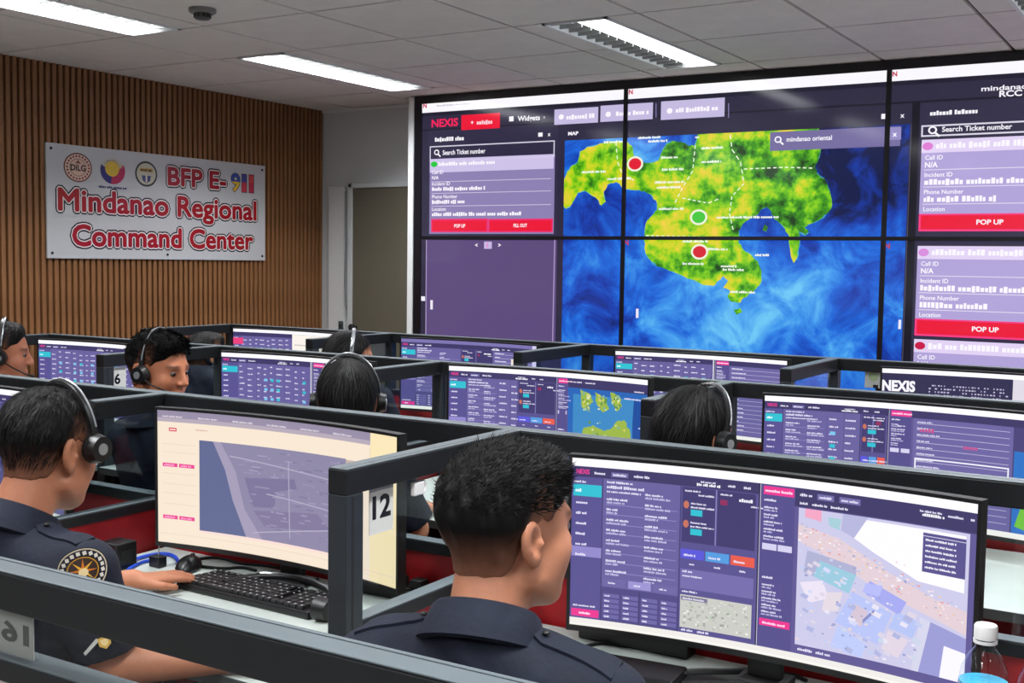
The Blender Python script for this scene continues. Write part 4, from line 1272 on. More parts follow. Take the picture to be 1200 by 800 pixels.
BEZ = 0.007
def curve_pt(x, z, h):
    """x across (0 in the middle), z up from the bottom of the picture, h toward the viewer (-y)"""
    a = x / MR
    r = MR - h
    return Vector((r * math.sin(a), -MR * (1 - math.cos(a)) * 1.0 - h * math.cos(a), z))
def curved_slab(x0, x1, z0, z1, h0, h1, n=18):
    m = MB()
    cols = []
    for k in range(n + 1):
        x = x0 + (x1 - x0) * k / n
        cols.append([m.bm.verts.new(curve_pt(x, z, h)) for z, h in ((z0, h0), (z1, h0), (z1, h1), (z0, h1))])
    for A, B in zip(cols, cols[1:]):
        for i in range(4):
            m.bm.faces.new((A[i], A[(i + 1) % 4], B[(i + 1) % 4], B[i]))
    m.bm.faces.new(cols[0]); m.bm.faces.new(cols[-1][::-1])
    return m
def monitor(cx, y, ztop, variant, seed, label, rz=0.0):
    global FINE
    FINE = y < 4.0
    t = empty('monitor', (cx, y, DESK), rz)
    tag(t, label, 'monitor', 'curved wide monitors on the desks')
    zb = ztop - DESK - MH - BEZ
    hw = MW / 2
    def up(m):
        for v in m.bm.verts: v.co.z += zb
        return m
    up(curved_slab(-hw - BEZ, hw + BEZ, -0.012, MH + BEZ, -0.022, -0.0005)).build('shell', M_blackm, t)
    fr = bpy.data.objects.new('bezel', None)
    b = MB()
    for a in (curved_slab(-hw - BEZ, hw + BEZ, MH, MH + BEZ, -0.0005, 0.003), curved_slab(-hw - BEZ, hw + BEZ, -0.012, 0.0, -0.0005, 0.003),
              curved_slab(-hw - BEZ, -hw, 0, MH, -0.0005, 0.003, 2), curved_slab(hw, hw + BEZ, 0, MH, -0.0005, 0.003, 2)):
        me = bpy.data.meshes.new('tmp'); a.bm.to_mesh(me); b.bm.from_mesh(me); a.bm.free(); bpy.data.meshes.remove(me)
    up(b).build('bezel', M_black, t)
    bpy.data.objects.remove(fr)
    P = Pic()
    ui(P, seed, variant)
    n = 20
    cells = [(MW * k / n, 0, MW * (k + 1) / n, MH) for k in range(n)]
    me = P.mesh('screen_picture', cells, lambda x, z, h: curve_pt(x - hw, z + zb, h), [M_pic], 0.00018)
    link(bpy.data.objects.new('screen_picture', me), t)
    s = MB(); s.box((-0.035, 0.03, 0.012), (0.035, 0.055, zb + 0.24), 0.006); s.box((-0.06, 0.018, zb + 0.12), (0.06, 0.05, zb + 0.24), 0.006)
    s.build('stand_neck', M_blackm, t)
    v = MB()
    for sgn in (-1, 1):
        v.box((-0.02, -0.17, 0), (0.02, 0.0, 0.014), 0.004, Matrix.Rotation(sgn * 0.95, 3, 'Z'), (0, 0.04, 0))
    v.box((-0.05, -0.0, 0), (0.05, 0.08, 0.016), 0.004)
    v.build('stand_base', M_blackm, t)
    return t

monitor(-0.738, 2.135, 1.182, 'dispatch', 11, 'big curved monitor in the right foreground showing a dispatch form beside an aerial photograph')
monitor(-1.985, 2.135, 1.182, 'page', 12, 'curved monitor at left showing a cream page with a grey-blue map')
monitor(-3.16, 2.135, 1.182, 'gridwide', 13, 'curved monitor beyond the left edge of the nearest row')
monitor(-0.800, 3.49, 1.182, 'lines', 21, 'curved monitor at right of the middle row showing purple lists above the foreground monitor')
monitor(-1.990, 3.49, 1.203, 'island', 22, 'curved monitor in the middle showing an island map on its right half')
monitor(-3.14, 3.49, 1.190, 'grid', 23, 'curved purple monitor in front of the officer looking sideways')
monitor(-4.335, 3.49, 1.185, 'gridwide', 24, 'curved purple monitor behind the far left divider')
monitor(-0.745, 4.71, 1.182, 'banner', 31, 'far monitor at right showing a dark NEXIS banner')
monitor(-1.925, 4.71, 1.188, 'grid', 32, 'far monitor below the blue map, split in two purple lists')
monitor(-3.13, 4.71, 1.188, 'form', 33, 'far monitor below the purple screen with a cream box on it')
monitor(-4.30, 4.71, 1.188, 'halfwhite', 34, 'far left monitor with its right half white')

# ================================================================== people
class Field:
    """signed distance field on a grid; shapes are blended, then skinned as one surface"""
    def __init__(self, lo, hi, h):
        self.lo = np.array(lo, float); self.h = h
        self.n = np.ceil((np.array(hi) - self.lo) / h).astype(int) + 1
        self.f = np.full(self.n, 1.0, np.float32)
    def region(self, c, r):
        a = np.floor((np.array(c) - r - self.lo) / self.h).astype(int)
        b = np.ceil((np.array(c) + r - self.lo) / self.h).astype(int) + 1
        a = np.clip(a, 0, self.n); b = np.clip(b, 0, self.n)
        if np.any(b <= a): return None
        ax = [self.lo[i] + np.arange(a[i], b[i]) * self.h for i in range(3)]
        X = np.stack(np.meshgrid(*ax, indexing='ij'), -1)
        return tuple(slice(a[i], b[i]) for i in range(3)), X
    def put(self, c, r, fn, k, sub=False):
        g = self.region(c, np.array(r) + k + 3 * self.h)
        if g is None: return
        sl, X = g
        d = fn(X).astype(np.float32)
        a = self.f[sl]
        if sub:
            d = -d
            t = np.clip(0.5 - 0.5 * (d - a) / k, 0, 1) if k > 0 else (d < a).astype(np.float32)
            self.f[sl] = d * (1 - t) + a * t + k * t * (1 - t)
        else:
            t = np.clip(0.5 + 0.5 * (d - a) / k, 0, 1) if k > 0 else (d > a).astype(np.float32)
            self.f[sl] = d * (1 - t) + a * t - k * t * (1 - t)
    def ell(self, c, r, k=0.02, M=None, sub=False, rot=None):
        c = np.array(c, float); r = np.array(r, float)
        Rm = np.eye(3) if rot is None else np.array(rot)
        if M is not None:
            Rm = M[0] @ Rm; c = M[0] @ c + M[1]
        def fn(X):
            q = (X - c) @ Rm
            k0 = np.sqrt(((q / r) ** 2).sum(-1)); k1 = np.sqrt(((q / (r * r)) ** 2).sum(-1)) + 1e-9
            return k0 * (k0 - 1) / k1
        self.put(c, np.full(3, r.max()), fn, k, sub)
    def cap(self, a, b, ra, rb, k=0.02, M=None, sub=False):
        a = np.array(a, float); b = np.array(b, float)
        if M is not None:
            a = M[0] @ a + M[1]; b = M[0] @ b + M[1]
        d = b - a; L2 = max(1e-9, d @ d)
        def fn(X):
            t = np.clip(((X - a) @ d) / L2, 0, 1)
            q = X - a - t[..., None] * d
            return np.sqrt((q * q).sum(-1)) - (ra + (rb - ra) * t)
        c = (a + b) / 2
        self.put(c, np.abs(d) / 2 + max(ra, rb), fn, k, sub)
    def box(self, c, hs, rnd_, k=0.01, M=None, sub=False, rot=None):
        c = np.array(c, float); hs = np.array(hs, float)
        Rm = np.eye(3) if rot is None else np.array(rot)
        if M is not None:
            Rm = M[0] @ Rm; c = M[0] @ c + M[1]
        def fn(X):
            q = np.abs((X - c) @ Rm) - (hs - rnd_)
            return np.sqrt((np.maximum(q, 0) ** 2).sum(-1)) + np.minimum(q.max(-1), 0) - rnd_
        self.put(c, np.full(3, np.linalg.norm(hs)), fn, k, sub)
    def cut(self, fn):
        """keep only where fn <= 0"""
        ax = [self.lo[i] + np.arange(self.n[i]) * self.h for i in range(3)]
        X = np.stack(np.meshgrid(*ax, indexing='ij'), -1)
        self.f = np.maximum(self.f, fn(X).astype(np.float32))
    def surface(self):
        f = self.f
        f = np.pad(f, 1, constant_values=1.0)
        lo = self.lo - self.h
        s = f < 0
        n = np.array(f.shape)
        c = s[:-1, :-1, :-1].astype(np.int8)
        cnt = np.zeros(n - 1, np.int8)
        for dx in (0, 1):
            for dy in (0, 1):
                for dz in (0, 1):
                    cnt += s[dx:n[0] - 1 + dx, dy:n[1] - 1 + dy, dz:n[2] - 1 + dz]
        act = np.argwhere((cnt > 0) & (cnt < 8))
        idx = -np.ones(n - 1, np.int32)
        idx[tuple(act.T)] = np.arange(len(act))
        acc = np.zeros((len(act), 3)); num = np.zeros(len(act))
        corners = np.array([(a, b, d) for a in (0, 1) for b in (0, 1) for d in (0, 1)])
        for i in range(8):
            for j in range(i + 1, 8):
                if np.abs(corners[i] - corners[j]).sum() != 1: continue
                A = act + corners[i]; B = act + corners[j]
                fa = f[tuple(A.T)]; fb = f[tuple(B.T)]
                m = (fa < 0) != (fb < 0)
                t = np.where(m, fa / np.where(np.abs(fa - fb) < 1e-12, 1, fa - fb), 0)
                acc += np.where(m[:, None], A + (B - A) * t[:, None], 0); num += m
        V = lo + acc / num[:, None] * self.h
        Q = []
        for ax in range(3):
            o1, o2 = [a for a in range(3) if a != ax]
            sl0 = [slice(1, -1)] * 3; sl1 = [slice(1, -1)] * 3
            sl0[ax] = slice(0, -1); sl1[ax] = slice(1, None)
            a = s[tuple(sl0)]; b = s[tuple(sl1)]
            e = np.argwhere(a != b)
            base = e.copy()
            base[:, o1] += 1; base[:, o2] += 1
            flip = a[tuple(e.T)]
            def cell(d1, d2):
                p = base.copy(); p[:, o1] += d1; p[:, o2] += d2
                return idx[tuple(p.T)]
            q = np.stack([cell(-1, -1), cell(0, -1), cell(0, 0), cell(-1, 0)], 1)
            if ax == 1: flip = ~flip
            q[~flip] = q[~flip][:, ::-1]
            Q.append(q)
        Q = np.concatenate(Q)
        Q = Q[(Q >= 0).all(1)]
        return V, Q
    def build(self, name, m, parent, colfn=None, smooth_it=1):
        V, Q = self.surface()
        me = bpy.data.meshes.new(name)
        me.from_pydata(V.tolist(), [], Q.tolist())
        me.materials.append(m)
        if colfn is not None:
            ca = me.color_attributes.new('Col', 'FLOAT_COLOR', 'POINT')
            col = np.ones((len(V), 4), np.float32); col[:, :3] = colfn(V)
            ca.data.foreach_set('color', col.ravel())
        bm = bmesh.new(); bm.from_mesh(me)
        for _ in range(smooth_it):
            bmesh.ops.smooth_vert(bm, verts=bm.verts, factor=0.5, use_axis_x=True, use_axis_y=True, use_axis_z=True)
        bmesh.ops.recalc_face_normals(bm, faces=bm.faces)
        bm.to_mesh(me); bm.free()
        me.shade_smooth()
        o = bpy.data.objects.new(name, me)
        link(o, parent)
        return o

def rotm(z=0, x=0, y=0):
    return np.array((Matrix.Rotation(z, 3, 'Z') @ Matrix.Rotation(x, 3, 'X') @ Matrix.Rotation(y, 3, 'Y')))

M_skin = attr_mat('skin', rough=0.5, spec=0.35, grain=0.10, bump=0.10, bscale=260, subsurf=0.12)
M_hair = attr_mat('black_hair', rough=0.6, spec=0.18, grain=0.3, bump=0.25, bscale=900)
M_shirt = mat('navy_uniform_cloth', (14, 21, 38), 0.8, noise=0.25, nscale=14, bump=0.5, bscale=22, spec=0.3)
M_pants = mat('navy_trouser_cloth', (18, 21, 32), 0.8, noise=0.2, nscale=20, bump=0.2, bscale=40)
M_gold = mat('gold_thread', (206, 158, 60), 0.5, 0.2, noise=0.2, nscale=200)
M_shoe = mat('black_leather', (14, 13, 13), 0.35, noise=0.2)
M_eyew = mat('eye_white', (112, 98, 90), 0.4)
M_iris = mat('dark_iris', (24, 14, 10), 0.15)

HAIRLINE = ([-0.13, -0.075, -0.045, -0.030, -0.022, 0.004, 0.016, 0.024, 0.034, 0.058, 0.074, 0.13],
            [-0.062, -0.060, -0.052, -0.030, 0.004, 0.034, 0.026, 0.028, 0.042, 0.052, 0.078, 0.088])

def head_shapes(F, M, ears=True, k=0.022):
    F.ell((0, -0.014, 0.040), (0.073, 0.094, 0.082), k, M)
    F.ell((0, 0.030, 0.000), (0.063, 0.063, 0.092), k, M)
    F.ell((0, 0.030, -0.062), (0.054, 0.054, 0.052), 0.03, M)
    F.ell((0, 0.072, -0.098), (0.022, 0.018, 0.017), 0.025, M)
    for s in (-1, 1):
        F.ell((s * 0.042, 0.055, -0.020), (0.022, 0.026, 0.022), 0.02, M)
        F.cap((s * 0.056, 0.004, -0.060), (s * 0.034, 0.055, -0.088), 0.016, 0.016, 0.025, M)
        F.ell((s * 0.044, 0.036, -0.044), (0.022, 0.034, 0.034), 0.02, M)

def head_details(F, M):
    F.cap((-0.034, 0.080, 0.028), (0.034, 0.080, 0.028), 0.009, 0.009, 0.014, M)
    for s in (-1, 1):
        F.ell((s * 0.031, 0.101, 0.010), (0.017, 0.014, 0.010), 0.010, M, sub=True)
    F.cap((0, 0.089, 0.018), (0, 0.109, -0.020), 0.007, 0.0115, 0.012, M)
    for s in (-1, 1):
        F.ell((s * 0.011, 0.100, -0.024), (0.009, 0.010, 0.008), 0.006, M)
    F.ell((0, 0.090, -0.054), (0.021, 0.011, 0.006), 0.007, M)
    F.ell((0, 0.089, -0.064), (0.018, 0.011, 0.007), 0.006, M)

def ear_shapes(F, M):
    for s in (-1, 1):
        r = rotm(s * 0.28, 0.22)
        F.ell((s * 0.079, -0.018, 0.000), (0.0100, 0.0220, 0.034), 0.006, M, rot=r)
        F.ell((s * 0.075, -0.008, -0.026), (0.008, 0.012, 0.013), 0.006, M, rot=r)
        F.ell((s * 0.089, -0.013, 0.003), (0.0105, 0.0140, 0.0235), 0.003, M, sub=True, rot=r)
        F.ell((s * 0.081, -0.002, -0.003), (0.005, 0.005, 0.007), 0.004, M)

def hand_shapes(F, wrist, ang, side, tilt=0.10, curl=0.35, k=0.006):
    """hand lying palm down: fingers along ang (0 = +y), thumb on the inner side"""
    Rm = rotm(ang, -tilt)
    M = (Rm, np.array(wrist, float))
    F.box((0, 0.050, -0.002), (0.038, 0.046, 0.013), 0.011, 0.014, M)
    F.ell((0, 0.012, 0), (0.026, 0.03, 0.017), 0.016, M)
    for i, (x, L, sp) in enumerate(((-0.029, 0.060, -0.14), (-0.010, 0.076, -0.04), (0.010, 0.082, 0.03), (0.029, 0.074, 0.12))):
        x *= -side * -1
        sp *= side
        a = np.array((x * 1.0, 0.088, 0.002))
        c1 = curl * 0.5
        d1 = np.array((math.sin(sp) , math.cos(sp), -0.10 + 0.12))
        b = a + d1 * L * 0.48
        d2 = np.array((math.sin(sp), math.cos(sp), -c1))
        c = b + d2 * L * 0.32
        d3 = np.array((math.sin(sp), math.cos(sp) * 0.8, -c1 * 1.8))
        e = c + d3 * L * 0.26
        F.cap(a, b, 0.0092, 0.0085, 0.005, M); F.cap(b, c, 0.0085, 0.0076, 0.003, M); F.cap(c, e, 0.0076, 0.0066, 0.003, M)
    # thumb leaves the side of the palm near its base
    tx = -side * 0.030
    F.cap((tx, 0.022, -0.004), (tx - side * 0.026, 0.056, -0.006), 0.0125, 0.0100, 0.010, M)
    F.cap((tx - side * 0.026, 0.056, -0.006), (tx - side * 0.030, 0.086, -0.010), 0.0100, 0.0080, 0.004, M)

def arm_points(side, pose):
    return [np.array(p, float) for p in pose]

SKIN_L = lin((196, 138, 108)); SKIN_D = lin((150, 98, 72))

def make_person(label, loc, rz, head_yaw=0.0, head_pitch=0.0, head_at=(0.0, 0.05, 1.185), hair='short', vox=0.006, lean=0.0,
                arms=None, skin=(186, 128, 98), badge=False, head_roll=0.0, group='officers at the desks', fade=True, hands=True, insignia=False):
    HM = (rotm(head_yaw, head_pitch, head_roll), np.array(head_at, float))
    HR = HM[0]; HT = HM[1]
    if arms is None:
        arms = {1: ((0.19, -0.005, 0.955), (0.25, 0.09, 0.765), (0.16, 0.315, 0.785), 0.25), -1: ((-0.19, -0.005, 0.955), (-0.25, 0.09, 0.765), (-0.16, 0.315, 0.785), -0.25)}
    zneck = 1.04
    # ---------------- body: one continuous surface
    F = Field((-0.42, -0.26, 0.0), (0.46, 0.66, 1.40), vox)
    def torso(F, g, k=0.05):
        F.ell((0, -0.01, 0.57), (0.165 + g, 0.125 + g, 0.11 + g), k)
        F.ell((0, -0.01 + lean * 0.3, 0.72), (0.145 + g, 0.105 + g, 0.17), k)
        F.ell((0, 0.0 + lean * 0.7, 0.885), (0.165 + g, 0.112 + g, 0.13 + g), k)
        F.cap((-0.150, -0.012 + lean, 0.955), (0.150, -0.012 + lean, 0.955), 0.062 + g, 0.062 + g, k)
        F.cap((0, -0.025 + lean, 1.015), (-0.145, -0.015 + lean, 0.968), 0.050 + g, 0.048 + g, 0.04)
        F.cap((0, -0.025 + lean, 1.015), (0.145, -0.015 + lean, 0.968), 0.050 + g, 0.048 + g, 0.04)
    torso(F, -0.012)
    F.cap((0, -0.022 + lean, 1.00), HR @ np.array((0, -0.028, -0.055)) + HT, 0.060, 0.054, 0.035)
    head_shapes(F, HM); head_details(F, HM); ear_shapes(F, HM)
    for s in (-1, 1):
        sh, el, wr, ha = arms[s]
        F.cap(sh, el, 0.046, 0.040, 0.02); F.cap(el, wr, 0.042, 0.026, 0.015)
        if hands: hand_shapes(F, np.array(wr), ha, s)
        F.cap((s * 0.09, 0.02, 0.56), (s * 0.12, 0.43, 0.55), 0.072, 0.055, 0.03); F.cap((s * 0.12, 0.43, 0.55), (s * 0.12, 0.44, 0.12), 0.052, 0.036, 0.02)
        F.cap((s * 0.12, 0.42, 0.06), (s * 0.125, 0.56, 0.045), 0.035, 0.028, 0.02)
    sk = np.array(lin(skin)); hairc = np.array(lin((26, 20, 18)))
    def colfn(V):
        col = np.repeat(sk[None], len(V), 0)
        q = (V - HT) @ HR
        hl = np.interp(q[:, 1], HAIRLINE[0], HAIRLINE[1])
        r = np.sqrt((q ** 2).sum(1))
        m = 0.9 * np.clip((q[:, 2] - hl + 0.004) / 0.035, 0, 1) * (r < 0.17) * (np.abs(q[:, 0]) < 0.078)
        if hair == 'long': m = m * 0
        col = col * (1 - m[:, None]) + hairc * m[:, None]
        lip = np.exp(-((q[:, 0] / 0.020) ** 2 + ((q[:, 2] + 0.059) / 0.009) ** 2) * 1.2) * (q[:, 1] > 0.07)
        col = col * (1 - 0.5 * lip[:, None]) + np.array(lin((150, 80, 74))) * 0.5 * lip[:, None]
        for s in (-1, 1):
            br = np.exp(-(((q[:, 0] - s * 0.032) / 0.019) ** 4 + ((q[:, 2] - 0.032 + 4 * (q[:, 0] - s * 0.03) ** 2) / 0.0055) ** 2)) * (q[:, 1] > 0.06)
            col = col * (1 - 0.9 * br[:, None]) + hairc * 0.9 * br[:, None]
        return col
    body = F.build('person', M_skin, None, colfn)
    body.location = loc
    body.rotation_euler = (0, 0, rz)
    tag(body, label, 'person', group)
    # ---------------- eyes
    for s in (-1, 1):
        c = HR @ np.array((s * 0.031, 0.0765, 0.010)) + HT
        e = MB().ball(tuple(c), 0.0118).build('eye', M_eyew, body, True)
        c2 = HR @ np.array((s * 0.031, 0.0840, 0.009)) + HT
        MB().ball(tuple(c2), 0.0068).build('iris', M_iris, e, True)
    # ---------------- hair
    hv = min(vox, 0.005)
    H = Field(HT - 0.19, HT + 0.19, hv)
    if hair in ('short', 'crop'):
        head_shapes(H, HM)
        H.cap((0, -0.026, -0.05), (0, -0.040, -0.14), 0.054, 0.056, 0.035, HM)
        thick_top = 0.016 if hair == 'short' else 0.012
        def grow(X):
            q = (X - HT) @ HR
            hl = np.interp(q[..., 1], HAIRLINE[0], HAIRLINE[1])
            up = np.clip((q[..., 2] - hl) / 0.085, 0, 1)
            t = 0.0025 + (thick_top - 0.0025) * up ** 0.8
            # uneven clumps
            t = t * (1 + 0.22 * np.sin(q[..., 0] * 190 + 3 * np.sin(q[..., 1] * 70)) * np.sin(q[..., 1] * 150 + q[..., 2] * 60))
            # quiff above the forehead
            t = t + 0.014 * np.exp(-(((q[..., 1] - 0.060) / 0.028) ** 2 + ((q[..., 2] - 0.105) / 0.03) ** 2))
            return t, hl - q[..., 2]
        ax = [H.lo[i] + np.arange(H.n[i]) * hv for i in range(3)]
        X = np.stack(np.meshgrid(*ax, indexing='ij'), -1)
        t, cutd = grow(X)
        H.f = np.maximum(H.f - t.astype(np.float32), (cutd * 0.75).astype(np.float32))
    else:
        H.ell((0, -0.020, 0.038), (0.088, 0.106, 0.094), 0.03, HM)
        H.cap((0, -0.050, 0.0), (0, -0.075, -0.10), 0.078, 0.060, 0.03, HM)
        ax = [H.lo[i] + np.arange(H.n[i]) * hv for i in range(3)]
        X = np.stack(np.meshgrid(*ax, indexing='ij'), -1)
        q = (X - HT) @ HR
        face = np.interp(q[..., 2], [-0.2, -0.03, 0.05, 0.085, 0.12], [0.018, 0.026, 0.050, 0.085, 0.14])
        H.f = np.maximum(H.f, ((q[..., 1] - face) * 0.8).astype(np.float32))
    hd = np.array(lin((7, 6, 6)))
    def hcol(V):
        q = (V - HT) @ HR
        hl = np.interp(q[:, 1], HAIRLINE[0], HAIRLINE[1])
        f = np.clip((q[:, 2] - hl) / 0.075, 0, 1) if (hair != 'long' and fade) else np.ones(len(V))
        f = np.maximum(f, np.clip((q[:, 1] - 0.010) / 0.02, 0, 1))
        return hd * f[:, None] + (0.45 * sk + 0.55 * np.array(lin((40, 30, 26))))[None] * (1 - f[:, None])
    ho = H.build('hair', M_hair, body, hcol, 1)
    # strands lying over the hair: swept forward on short hair, downward on the rest
    rnd = np.random.RandomState(4)
    V = np.array([v.co for v in ho.data.vertices]); Nn = np.array([v.normal for v in ho.data.vertices])
    q = (V - HT) @ HR
    hl = np.interp(q[:, 1], HAIRLINE[0], HAIRLINE[1])
    pick = np.where(q[:, 2] > (0.045 + 0.5 * np.clip(q[:, 1] - 0.02, 0, 1) if hair == 'short' else (hl + 0.03 if hair == 'crop' else -0.2)))[0]
    if len(pick) and vox < 0.0085:
        cnt = {'short': 6500, 'crop': 7000, 'long': 6000}[hair]
        pick = rnd.choice(pick, cnt)
        fw = HR @ np.array((0.18, 0.80, 0.22)); dn = HR @ np.array((0, -0.35, -1.0))
        vs = []; fs = []
        for i in pick:
            n = Nn[i]; p = V[i] + rnd.normal(0, 0.0015, 3) - n * 0.0015
            if hair == 'short':
                L = rnd.uniform(0.010, 0.019)
                d = n * rnd.uniform(0.10, 0.55) + fw * rnd.uniform(0.5, 1.0) + rnd.normal(0, 0.16, 3)
                w = 0.0009
            else:
                L = rnd.uniform(0.012, 0.026) if hair == 'crop' else rnd.uniform(0.03, 0.06)
                g = dn - n * (dn @ n)
                d = g / (np.linalg.norm(g) + 0.15) + n * rnd.uniform(0.02, 0.12) + rnd.normal(0, 0.10, 3)
                w = 0.0007
            d /= np.linalg.norm(d)
            sd = np.cross(d, n); sd = sd / (np.linalg.norm(sd) + 1e-6) * w
            b = len(vs)
            e1 = p + d * L * 0.6 + n * 0.0008
            vs += [p + sd, p - sd, e1 - sd * 0.6, e1 + sd * 0.6, p + d * L - n * 0.0008]
            fs += [(b, b + 1, b + 2, b + 3), (b + 3, b + 2, b + 4)]
        me = bpy.data.meshes.new('hair_strands')
        me.from_pydata([tuple(v) for v in vs], [], fs)
        me.materials.append(mat('hair_strand', (10, 9, 9), 0.55, noise=0.3, spec=0.2))
        so = bpy.data.objects.new('hair_strands', me); so['kind'] = 'stuff'
        link(so, ho)
    # ---------------- shirt with short sleeves
    sv = max(vox, 0.006)
    T_ = Field((-0.36, -0.26, 0.44), (0.36, 0.34, 1.12), sv)
    torso(T_, 0.010)
    for s in (-1, 1):
        sh, el, wr, ha = [np.array(x) if i < 3 else x for i, x in enumerate(arms[s])]
        e2 = sh + (el - sh) * 0.80
        T_.cap(sh, e2, 0.064, 0.066, 0.03)
    if True:
        ax = [T_.lo[i] + np.arange(T_.n[i]) * sv for i in range(3)]
        X = np.stack(np.meshgrid(*ax, indexing='ij'), -1)
        wr_ = 0.0035 * np.sin(X[..., 2] * 62 + X[..., 0] * 34 + 2 * np.sin(X[..., 0] * 21)) * np.sin(X[..., 0] * 26 + X[..., 1] * 31 + 1.3)
        f = T_.f + wr_.astype(np.float32)
        for s in (-1, 1):
            sh, el, wr, ha = [np.array(x) if i < 3 else x for i, x in enumerate(arms[s])]
            d = (el - sh) / np.linalg.norm(el - sh)
            L = np.linalg.norm(el - sh) * 0.84
            along = (X - sh) @ d - L
            near = np.sqrt((((X - sh) - ((X - sh) @ d)[..., None] * d) ** 2).sum(-1)) < 0.085
            f = np.where(near & (X[..., 0] * s > 0.13), np.maximum(f, along), f)
        f = np.maximum(f, 0.50 - X[..., 2])
        f = np.maximum(f, X[..., 2] - 1.055)
        T_.f = f.astype(np.float32)
    shirt = T_.build('shirt', M_shirt, body, None, 2)
    # collar: folded band round the neck
    n = 36
    cm = MB(); ring = []
    ct = np.array((0, -0.022 + lean, 1.010)); nb_ = np.array(HR @ np.array((0, -0.028, -0.055)) + HT)
    axv = nb_ - ct; axv /= np.linalg.norm(axv)
    sx = np.array((1.0, 0, 0)); sx -= axv * (sx @ axv); sx /= np.linalg.norm(sx); sy = np.cross(axv, sx)
    for k in range(n + 1):
        a = PI / 2 + 0.30 + (2 * PI - 0.60) * k / n
        back = 0.5 - 0.5 * math.sin(a)
        cs = np.array(math.cos(a)) * sx + math.sin(a) * sy
        prof = [(0.073, 0.014), (0.070, 0.052 + 0.010 * back), (0.075, 0.060 + 0.010 * back), (0.081, 0.054 + 0.010 * back), (0.098, 0.016 - 0.012 * (1 - back)), (0.090, 0.012 - 0.014 * (1 - back))]
        ring.append([cm.bm.verts.new(tuple(ct + cs * r + axv * z)) for r, z in prof])
    for A, B in zip(ring, ring[1:]):
        for i in range(6): cm.bm.faces.new((A[i], A[(i + 1) % 6], B[(i + 1) % 6], B[i]))
    cm.bm.faces.new(ring[0]); cm.bm.faces.new(ring[-1][::-1])
    cm.build('collar', M_shirt, shirt, True)
    # shoulder straps, laid on the cloth
    from mathutils.bvhtree import BVHTree
    tree = BVHTree.FromPolygons([v.co.copy() for v in shirt.data.vertices], [tuple(p.vertices) for p in shirt.data.polygons])
    def top(x, y, dflt):
        r = tree.ray_cast(Vector((x, y, 1.2)), Vector((0, 0, -1)))
        return r[0].z if r[0] is not None else dflt
    for s in (-1, 1):
        e = MB(); cols = []
        for k in range(9):
            f = k / 8
            x = s * (0.088 + 0.120 * f); w = 0.023 if k else 0.016
            yb = -0.016 + lean
            za = top(x, yb - w, 1.0) + 0.005; zb_ = top(x, yb + w, 1.0) + 0.005
            cols.append([e.bm.verts.new((x, yb - w, za)), e.bm.verts.new((x, yb + w, zb_)), e.bm.verts.new((x, yb + w, zb_ - 0.010)), e.bm.verts.new((x, yb - w, za - 0.010))])
        for A, B in zip(cols, cols[1:]):
            for i in range(4): e.bm.faces.new((A[i], A[(i + 1) % 4], B[(i + 1) % 4], B[i]))
        e.bm.faces.new(cols[0]); e.bm.faces.new(cols[-1][::-1])
        st = e.build('shoulder_strap', M_shirt, shirt, True)
        MB().ball((s * 0.100, -0.016 + lean, top(s * 0.100, -0.016 + lean, 1.03) + 0.006), (0.006, 0.006, 0.003), 10, 6).build('button', M_blackm, shirt, True)
        if insignia:
            bd = MB()
            for dx in (0.140, 0.160, 0.180):
                zc = top(s * dx, -0.016 + lean, 1.0) + 0.007
                bd.box((s * dx - 0.006, -0.034 + lean, zc - 0.003), (s * dx + 0.006, 0.002 + lean, zc + 0.002), 0.001)
            bd.build('gold_bars', M_gold, shirt)
    # ---------------- trousers and shoes
    G_ = Field((-0.30, -0.22, 0.06), (0.30, 0.60, 0.72), 0.010)
    G_.ell((0, -0.01, 0.57), (0.170, 0.132, 0.105), 0.04)
    for s in (-1, 1):
        G_.cap((s * 0.09, 0.02, 0.555), (s * 0.12, 0.43, 0.555), 0.086, 0.070, 0.03); G_.cap((s * 0.12, 0.43, 0.55), (s * 0.12, 0.44, 0.10), 0.068, 0.058, 0.03)
    G_.cut(lambda X: np.maximum(X[..., 2] - 0.60, 0.085 - X[..., 2]))
    G_.build('trousers', M_pants, body, None, 1)
    for s in (-1, 1):
        sm = MB(); sm.ball((s * 0.12, 0.44, 0.05), (0.045, 0.075, 0.05)); sm.ball((s * 0.125, 0.53, 0.035), (0.048, 0.085, 0.035)); sm.box((s * 0.122 - 0.045, 0.37, 0.0), (s * 0.122 + 0.045, 0.61, 0.022), 0.01)
        sm.build('shoe', M_shoe, body, True)
    if badge:
        sleeve_badges(shirt, arms)
    body['head'] = 0
    del body['head']
    Mw = Matrix.Translation(loc) @ Matrix.Rotation(rz, 4, 'Z') @ Matrix.Translation(tuple(HT)) @ Matrix([list(r) for r in HR]).to_4x4()
    return body, Mw

